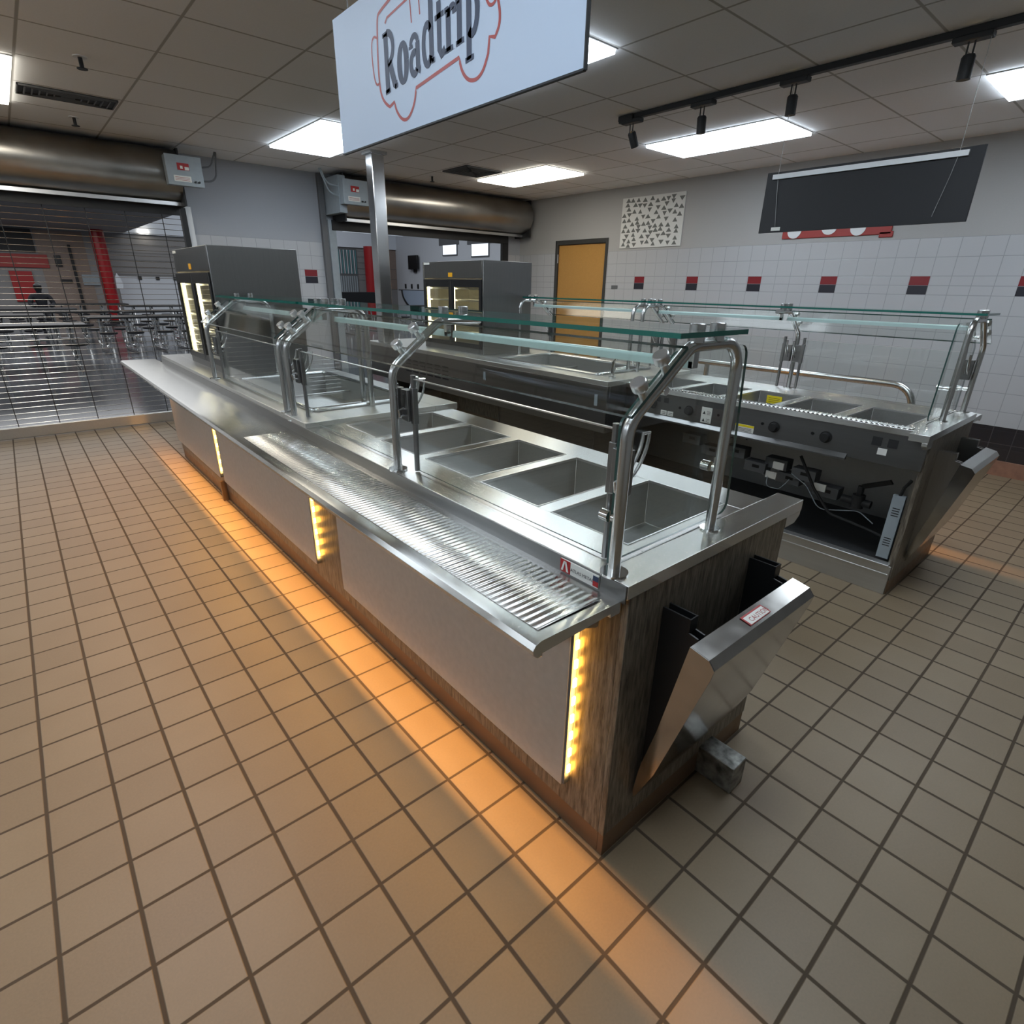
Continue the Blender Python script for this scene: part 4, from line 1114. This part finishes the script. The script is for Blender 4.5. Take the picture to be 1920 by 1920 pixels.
# ------------------------------------------------------------------ dining hall beyond the openings
DX0, DX1, DY = -40, 91.5, 150
struct(MB().box(DX0, DX1, 36.0, DY, -.6, -.01).build('floor_dining', M['dinfloor']))
w = MB()
w.box(DX0, DX1, DY, DY + 1, 0, 18.3, 0); w.box(DX0, DX1, DY - .6, DY + 1, 18.3, 34, 1)
w.box(8.9, 17.0, DY - .1, DY, 0, 18.0, 2); w.box(21.5, 75, DY - .1, DY, 0, 9.6, 3)
for k in range(6): w.box(20, 84, DY - .13, DY - .1, 10 + k * 1.5, 10.05 + k * 1.5, 4)
w.box(84.5, 91.4, DY - .15, DY, 7.7, 18.2, 2)
for z in (10.3, 13.0): w.box(84.5, 91.4, DY - .17, DY - .15, z, z + .12, 4)
struct(w.build('wall_dining_back', [M['dinwall'], M['dinbright'], M['dinbrown'], M['dinblock'], M['midgrey']]))
w = MB()
w.box(DX1, DX1 + 1, 36.6, DY, 0, 34, 0)
w.box(DX1 - .1, DX1, 118, 127, 18.6, 24, 1); w.box(DX1 - .1, DX1, 104, 114.5, 18.4, 24, 1)
struct(w.build('wall_dining_right', [M['dinblock'], M['midgrey']]))
struct(MB().box(DX0 - 1, DX0, 36.6, DY, 0, 34).build('wall_dining_left', M['dinwall']))
struct(MB().box(DX0, 24, 52, DY - .6, 18.4, 19.0).box(24, 24.5, 52, DY - .6, 18.4, 34).build('ceiling_dining_low', M['dinwall']))
struct(MB().box(14.0, 14.5, DY - .5, DY - .1, 0, 15.5).build('trim_1', M['matte']))
struct(MB().box(DX0, DX1, 36.6, DY, 34, 34.5).build('ceiling_dining', M['dinbright']))
w = MB().box(DX0, DX1, 36.0, 36.6, CZ, 34).box(41, DX1, 36, 36.6, 0, CZ).box(DX0, -18.4, 36, 36.6, 0, CZ)
struct(w.build('wall_dining_front', M['dinwall']))
# high windows in the right side wall
for i, (y0, y1, z0, z1) in enumerate(((119, 125, 16.4, 18.6), (106, 112.5, 15.8, 18.4))):
    f = MB().box(DX1 - .2, DX1 + .1, y0 - .3, y1 + .3, z0 - .3, z1 + .2)
    fo = struct(f.build('window_%d' % (i + 1), M['midgrey']))
    MB().box(DX1 - .24, DX1 - .2, y0, y1, z0, z1).build('window_pane', M['daylight'], fo)
# window with blinds
wn = MB().box(72.6, 79.0, DY - .35, DY - .1, 5.6, 18.0)
wn = struct(wn.build('window_3', M['midgrey']))
b = MB()
for k in range(12): b.box(73.0 + k * .5, 73.22 + k * .5, DY - .5, DY - .36, 11.6, 17.6, k % 2)
b.build('blind_slats', [M['dinblock'], M['teal']], wn)
b = MB()
for k in range(9): b.box(73.0 + k * .66, 73.4 + k * .66, DY - .5, DY - .36, 5.8, 11.0)
b.build('lower_panes', M['lightgrey'], wn)
# red columns
def column(x, y, r, label):
    t = thing('red_column', (x, y, 0), label, 'column', 'round red columns in the dining hall')
    MB().cyl((x, y, 0), (x, y, 18.4), r, 28).build('column_shaft', M['redcol'], t)
    MB().cyl((x, y, 0), (x, y, .8), r + .15, 28).build('column_base', M['matte'], t)
column(19.1, 145, 1.25, 'red column seen through the left roller grille')
column(80.0, 143.5, 1.7, 'red column seen through the right opening beside the square pole')
# left part of the hall: posters, red panels
for (x0, x1, z0, z1, mat, nm, lab, cat) in (
    (-2, 8.6, 13.8, 18.0, 'matte', 'wall_banner', 'dark framed banner high on the dining wall, far left', 'banner'),
    (-2, 10.2, 10.9, 13.4, 'logored', 'wall_banner', 'long faded red banner below the dark framed one', 'banner'),
    (3.4, 7.0, 4.4, 10.2, 'red', 'wall_banner', 'red upright panel behind the seated person', 'panel'),
    (11.3, 12.4, 11.2, 13.4, 'black', 'wall_speaker', 'small black box on the dining wall left of the red column', 'speaker'),
    (11.4, 13.4, 8.1, 8.8, 'matte', 'wall_sign', 'small dark plate on the wall left of the red column', 'sign'),
    (15.2, 18.2, 7.7, 9.8, 'lightgrey', 'notice_board', 'pale framed notice board just left of the red column', 'notice board')):
    tag(MB().box(x0, x1, DY - .4, DY - .12, z0, z1).build(nm, M[mat], bevel=.05), lab, cat)
for k, x in enumerate((25.5, 29.0, 32.5)):
    tag(MB().box(x, x + .7, DY - .3, DY - .1, 9.0, 9.7).build('wall_tile_accent', M['matte']), 'dark square accent on the far white dining wall', 'wall accent', 'dark squares on the far dining wall')
tag(MB().prism([(20.3, 7.2), (21.4, 7.2), (21.6, 8.2), (21.2, 9.4), (20.8, 10.2), (20.4, 9.4)], 1, DY - 6.5, DY - 6.0).build('wall_decoration', M['dinblock']), 'white decoration hanging beside the red column', 'decoration')
# tv / speaker on the right wall
tv = thing('wall_television', (DX1 - .5, 139, 13), 'dark television on the dining side wall above the display warmer', 'television')
MB().box(DX1 - 1.1, DX1 - .5, 136.6, 141.4, 13.0, 16.6).build('screen', M['black'], tv, bevel=.08)
MB().box(DX1 - .5, DX1, 138.4, 139.6, 12.2, 14.6).build('wall_mount', M['matte'], tv)
# big white disc shaped mural with dark rim
pts = [(DX1 - .18, 147 - 12 * (1 - math.cos(a)), 7.5 - 6.0 * math.sin(a)) for a in [k * math.pi / 2 / 16 for k in range(17)]]
mu = thing('curved_wall_panel', (DX1 - .2, 140, 1), 'white curved wall panel with a black rim in the dining hall', 'wall panel')
MB().prism([(p[1], p[2]) for p in pts] + [(125, 1.5), (125, 7.5)], 0, DX1 - .15, DX1 - .05).build('panel_face', M['signface'], mu)
MB().tube([Vector(p) for p in pts], .3, 8).build('panel_rim', M['matte'], mu)
MB().box(DX1 - .16, DX1 - .04, 122, 149, 7.5, 7.65).build('top_line', M['matte'], mu)
for k in range(5):
    tag(MB().box(DX1 - .2, DX1 - .02, 131 + k * 3.4, 131.7 + k * 3.4, 8.0, 9.2).build('coat_hook_panel', M['matte']), 'small dark upright mark in the row above the curved white panel', 'wall accent', 'row of small dark marks above the curved panel')
# pendant fixture
pf = thing('pendant_light', (33, 120, 22), 'thin linear pendant light under the dining ceiling', 'pendant light')
MB().box(26, 39, 118, 118.4, 20.6, 20.9).build('light_bar', M['dinbright'], pf)
MB().tube([(29, 118.2, 20.9), (29, 118.2, 34)], .06, 6).tube([(36, 118.2, 20.9), (36, 118.2, 34)], .06, 6).build('suspension', M['midgrey'], pf)
pf = thing('pendant_light', (66, 120, 20), 'thin linear pendant light seen through the right opening', 'pendant light')
MB().box(58, 72, 112, 112.4, 18.9, 19.2).build('light_bar', M['dinbright'], pf)
MB().tube([(60, 112.2, 19.2), (60, 112.2, 34)], .06, 6).tube([(70, 112.2, 19.2), (70, 112.2, 34)], .06, 6).build('suspension', M['midgrey'], pf)
lw = MB().tube([(28.3, DY - .8, 19.0), (28.3, DY - .8, 18.6)], [.7, 1.0], 18)
tag(lw.build('wall_lamp', M['hightlamp']), 'single bright lamp glowing high on the dining wall', 'lamp')

# cafeteria tables
def cafe_table(name_label):
    r = thing('cafeteria_table', (0, 0, 0), name_label, 'table', 'folding cafeteria tables in the dining hall')
    MB().box(-6, 6, -2.3, 2.3, 4.35, 4.55).build('tabletop', M['black'], r, bevel=.08)
    MB().box(-6.05, 6.05, -2.35, 2.35, 4.30, 4.5).build('table_edge', M['matte'], r, bevel=.03)
    for x in (-4.6, -1.7, 1.7, 4.6):
        f = MB()
        f.tube(fillet([(x, -3.9, 2.6), (x, -3.9, 1.0), (x, -1.2, .7), (x, -.7, 4.3)], .4, 4), .13, 8)
        f.tube(fillet([(x, 3.9, 2.6), (x, 3.9, 1.0), (x, 1.2, .7), (x, .7, 4.3)], .4, 4), .13, 8)
        f.tube([(x, -3.2, .12), (x, 3.2, .12)], .12, 8).tube([(x, -3.2, .12), (x, -3.2, 1.0)], .11, 8).tube([(x, 3.2, .12), (x, 3.2, 1.0)], .11, 8)
        f.build('leg', M['chrome'], r)
        for y in (-3.9, 3.9):
            MB().tube([(x, y, 2.55), (x, y, 2.62), (x, y, 2.8)], [.75, .95, .95], 18).build('stool_seat', M['seat'], r)
    return r
M['seat'] = principled('stool_black', srgb(26, 27, 32), 0.4)
M['seatred'] = principled('stool_maroon', srgb(92, 26, 30), 0.4)
spots_ = [(1.5, 70, 'nearest cafeteria table at the far left behind the grille'),
          (14.8, 84, 'cafeteria table with upright steel legs, middle of the left opening'),
          (-1, 92, 'cafeteria table behind the nearest one at the far left'),
          (20.5, 100, 'cafeteria table at the right of the left opening'),
          (4, 112, 'cafeteria table in front of the seated person'),
          (24, 122, 'far cafeteria table below the red column in the left opening'),
          (46, 98, 'cafeteria table left of the square pole in the right opening'),
          (60, 104, 'cafeteria table seen just right of the square pole'),
          (77, 112, 'far cafeteria table in front of the curved white panel'),
          (8, 101, 'cafeteria table in the middle distance left of the red column'),
          (-6, 122, 'far cafeteria table at the left edge, behind the seated person'),
          (14, 133, 'farthest cafeteria table in front of the red column in the left opening'),
          (33, 111, 'cafeteria table half hidden by the left display warmer'),
          (62, 132, 'farthest cafeteria table below the window with blinds')]
t0 = cafe_table(spots_[0][2])
for i, (x, y, lab) in enumerate(spots_):
    o = t0 if i == 0 else copy_tree(t0)
    o.location = (x * S, y * S, 0); o['label'] = lab
    o.rotation_euler = (0, 0, (0.0, .06, -.04, .1, 0, .05, -.1, .05, .02, 0, .04, 0, .03, 0)[i])
# folded table seen as a black bar, upper right opening
fb = thing('folded_table', (66, 124, 0), 'black folded table standing on edge left of the square pole', 'table')
MB().box(60, 73, 124, 124.5, 3.6, 7.2).build('tabletop', M['black'], fb, bevel=.1)
MB().tube([(61, 123.6, 0.1), (61, 123.6, 6.8)], .15, 8).tube([(72, 123.6, .1), (72, 123.6, 6.8)], .15, 8).tube([(61, 121.5, .15), (61, 126.5, .15)], .15, 8).tube([(72, 121.5, .15), (72, 126.5, .15)], .15, 8).build('folding_frame', M['chrome'], fb)

# seated person in dark clothes far away in the hall
def person(x, y):
    r = thing('person', (x, y, 0), 'person in dark clothes seated at a dining table, seen from behind the grille', 'person')
    verts = [(0, 0, 3.0), (0, .1, 4.0), (0, .15, 5.2), (0, .1, 6.1), (0, 0, 6.6), (0, -.05, 7.1), (0, -.08, 7.7),
             (-1.2, .1, 6.0), (-1.6, -.3, 4.8), (-1.1, -1.6, 4.6), (-.8, -2.2, 4.75), (1.2, .1, 6.0), (1.6, -.3, 4.8), (1.1, -1.6, 4.6), (.8, -2.2, 4.75),
             (-.55, 0, 2.9), (-.7, -2.4, 3.0), (-.7, -2.5, .6), (-.7, -3.1, .25), (.55, 0, 2.9), (.7, -2.4, 3.0), (.7, -2.5, .6), (.7, -3.1, .25)]
    rad = [.85, .8, .95, .7, .33, .5, .42, .5, .36, .28, .2, .5, .36, .28, .2, .65, .45, .3, .25, .65, .45, .3, .25]
    ed = [(0, 1), (1, 2), (2, 3), (3, 4), (4, 5), (5, 6), (3, 7), (7, 8), (8, 9), (9, 10), (3, 11), (11, 12), (12, 13), (13, 14), (0, 15), (15, 16), (16, 17), (17, 18), (0, 19), (19, 20), (20, 21), (21, 22)]
    me = bpy.data.meshes.new('body'); me.from_pydata([tuple(c * S for c in v) for v in verts], ed, [])
    o = bpy.data.objects.new('body', me); col.objects.link(o); o.parent = r
    sk = o.modifiers.new('skin', 'SKIN')
    for i, v in enumerate(me.skin_vertices[0].data if me.skin_vertices else []):
        v.radius = (rad[i] * S, rad[i] * S)
    if not me.skin_vertices:
        pass
    o.modifiers.new('sub', 'SUBSURF').levels = 1
    me.materials.append(M['darkcloth'])
    return r, o, rad
def skin_person(x, y):
    r, o, rad = person(x, y)
    bpy.context.view_layer.objects.active = o
    me = o.data
    if not me.skin_vertices:
        bpy.context.view_layer.update()
        with bpy.context.temp_override(object=o, active_object=o):
            bpy.ops.mesh.customdata_skin_add()
    for i, v in enumerate(me.skin_vertices[0].data): v.radius = (rad[i] * S, rad[i] * S)
    me.skin_vertices[0].data[0].use_root = True
    h = MB(); h.tube([(x, y - .1, 6.95), (x, y, 7.35), (x, y, 7.85), (x, y - .05, 8.15)], [.4, .58, .56, .2], 16)
    h.build('hair', M['black'], r)
    st = MB().tube([(x, y + .1, 0), (x, y + .1, 2.1), (x, y + .1, 2.1), (x, y + .1, 2.3)], [.2, .2, 1.0, 1.0], 16)
    tag(st.build('stool', M['seat']), 'dark round stool under the seated person', 'stool')
skin_person(6.2, 120.4)

# ------------------------------------------------------------------ lights
def area(name, loc, size, size_y, power, color, rot=(0, 0, 0), spread=180):
    l = bpy.data.lights.new(name, 'AREA'); l.shape = 'RECTANGLE'; l.size = size * S; l.size_y = size_y * S
    l.energy = power; l.color = color; l.spread = math.radians(spread)
    o = bpy.data.objects.new(name, l); col.objects.link(o); o.location = Vector(loc) * S; o.rotation_euler = rot
    return o
# dining hall daylight and lamps, then an added fill
area('dining_light', (30, 95, 33.5), 90, 80, 650, (.92, .96, 1.0))
area('dining_soffit_fill', (-2, 100, 18.2), 40, 80, 260, (.95, .97, 1.0))  # fill lamp added to brighten the hall below the low ceiling
# amber strips: under the tray slide and in the panel gaps
for k in range(6):
    y = -.9 + k * 5.0
    for m_, pw in ((False, 1.0), (True, .5)):
        MX[0] = m_
        p_ = mp((6.45, y, 4.80)); area('slide_glow', tuple(p_), .02, 4.9, 11 * pw, (1.0, .46, .10))
        p_ = mp((6.885, y, 4.64)); area('slide_spill', tuple(p_), .10, 4.9, 5.6 * pw, (1.0, .49, .11), rot=(0, math.radians(90 if not m_ else -90), 0))
        MX[0] = False
for y in (-3.2, 7.28, 17.75):
    area('gap_glow', (7.02, y, 2.8), 3.2, .07, .5, (1.0, .55, .15), rot=(math.pi / 2, 0, 0), spread=170).rotation_euler = (math.radians(90), math.radians(90), 0)
for y in (11.35, 7.75, 4.05, -1.15):
    l = bpy.data.lights.new('spot_beam', 'SPOT'); l.energy = 10; l.color = (1, .85, .62); l.spot_size = 1.0; l.shadow_soft_size = .02
    o = bpy.data.objects.new('spot_beam', l); col.objects.link(o); o.location = Vector((25.2, y, CZ - 1.1)) * S
    o.rotation_euler = (0, math.radians(-12), 0)

wd = bpy.data.worlds.new('world'); bpy.context.scene.world = wd; wd.use_nodes = True
wd.node_tree.nodes['Background'].inputs[0].default_value = (.6, .7, .85, 1)
wd.node_tree.nodes['Background'].inputs[1].default_value = 0.3

# ------------------------------------------------------------------ camera
F, YAW, PITCH, ROLL = 1036.78, -0.7146, 0.3866, 0.0188
cam = bpy.data.cameras.new('camera'); cam.sensor_width = 36; cam.lens = F / 1920 * 36; cam.clip_end = 200; cam.clip_start = .02
co = bpy.data.objects.new('camera', cam); col.objects.link(co)
cy, sy, cp_, sp = math.cos(YAW), math.sin(YAW), math.cos(PITCH), math.sin(PITCH)
fw = Vector((-sy * cp_, cy * cp_, -sp)); rt = Vector((cy, sy, 0)); up = rt.cross(fw)
c_, s_ = math.cos(ROLL), math.sin(ROLL)
R_ = c_ * rt + s_ * up; U_ = -s_ * rt + c_ * up
mat = Matrix((R_, U_, -fw)).transposed().to_4x4()
mat.translation = Vector((1.5954, -7.8334, 8.9593)) * S
co.matrix_world = mat
sc = bpy.context.scene; sc.camera = co
sc.view_settings.view_transform = 'Standard'; sc.view_settings.look = 'None'; sc.view_settings.gamma = 1
sc.view_settings.use_curve_mapping = False; sc.view_settings.exposure = 0.5
sc.cycles.max_bounces = 8; sc.cycles.transparent_max_bounces = 24; sc.cycles.glossy_bounces = 5; sc.cycles.diffuse_bounces = 4
sc.cycles.sample_clamp_indirect = 4.0; sc.cycles.caustics_reflective = False; sc.cycles.caustics_refractive = False
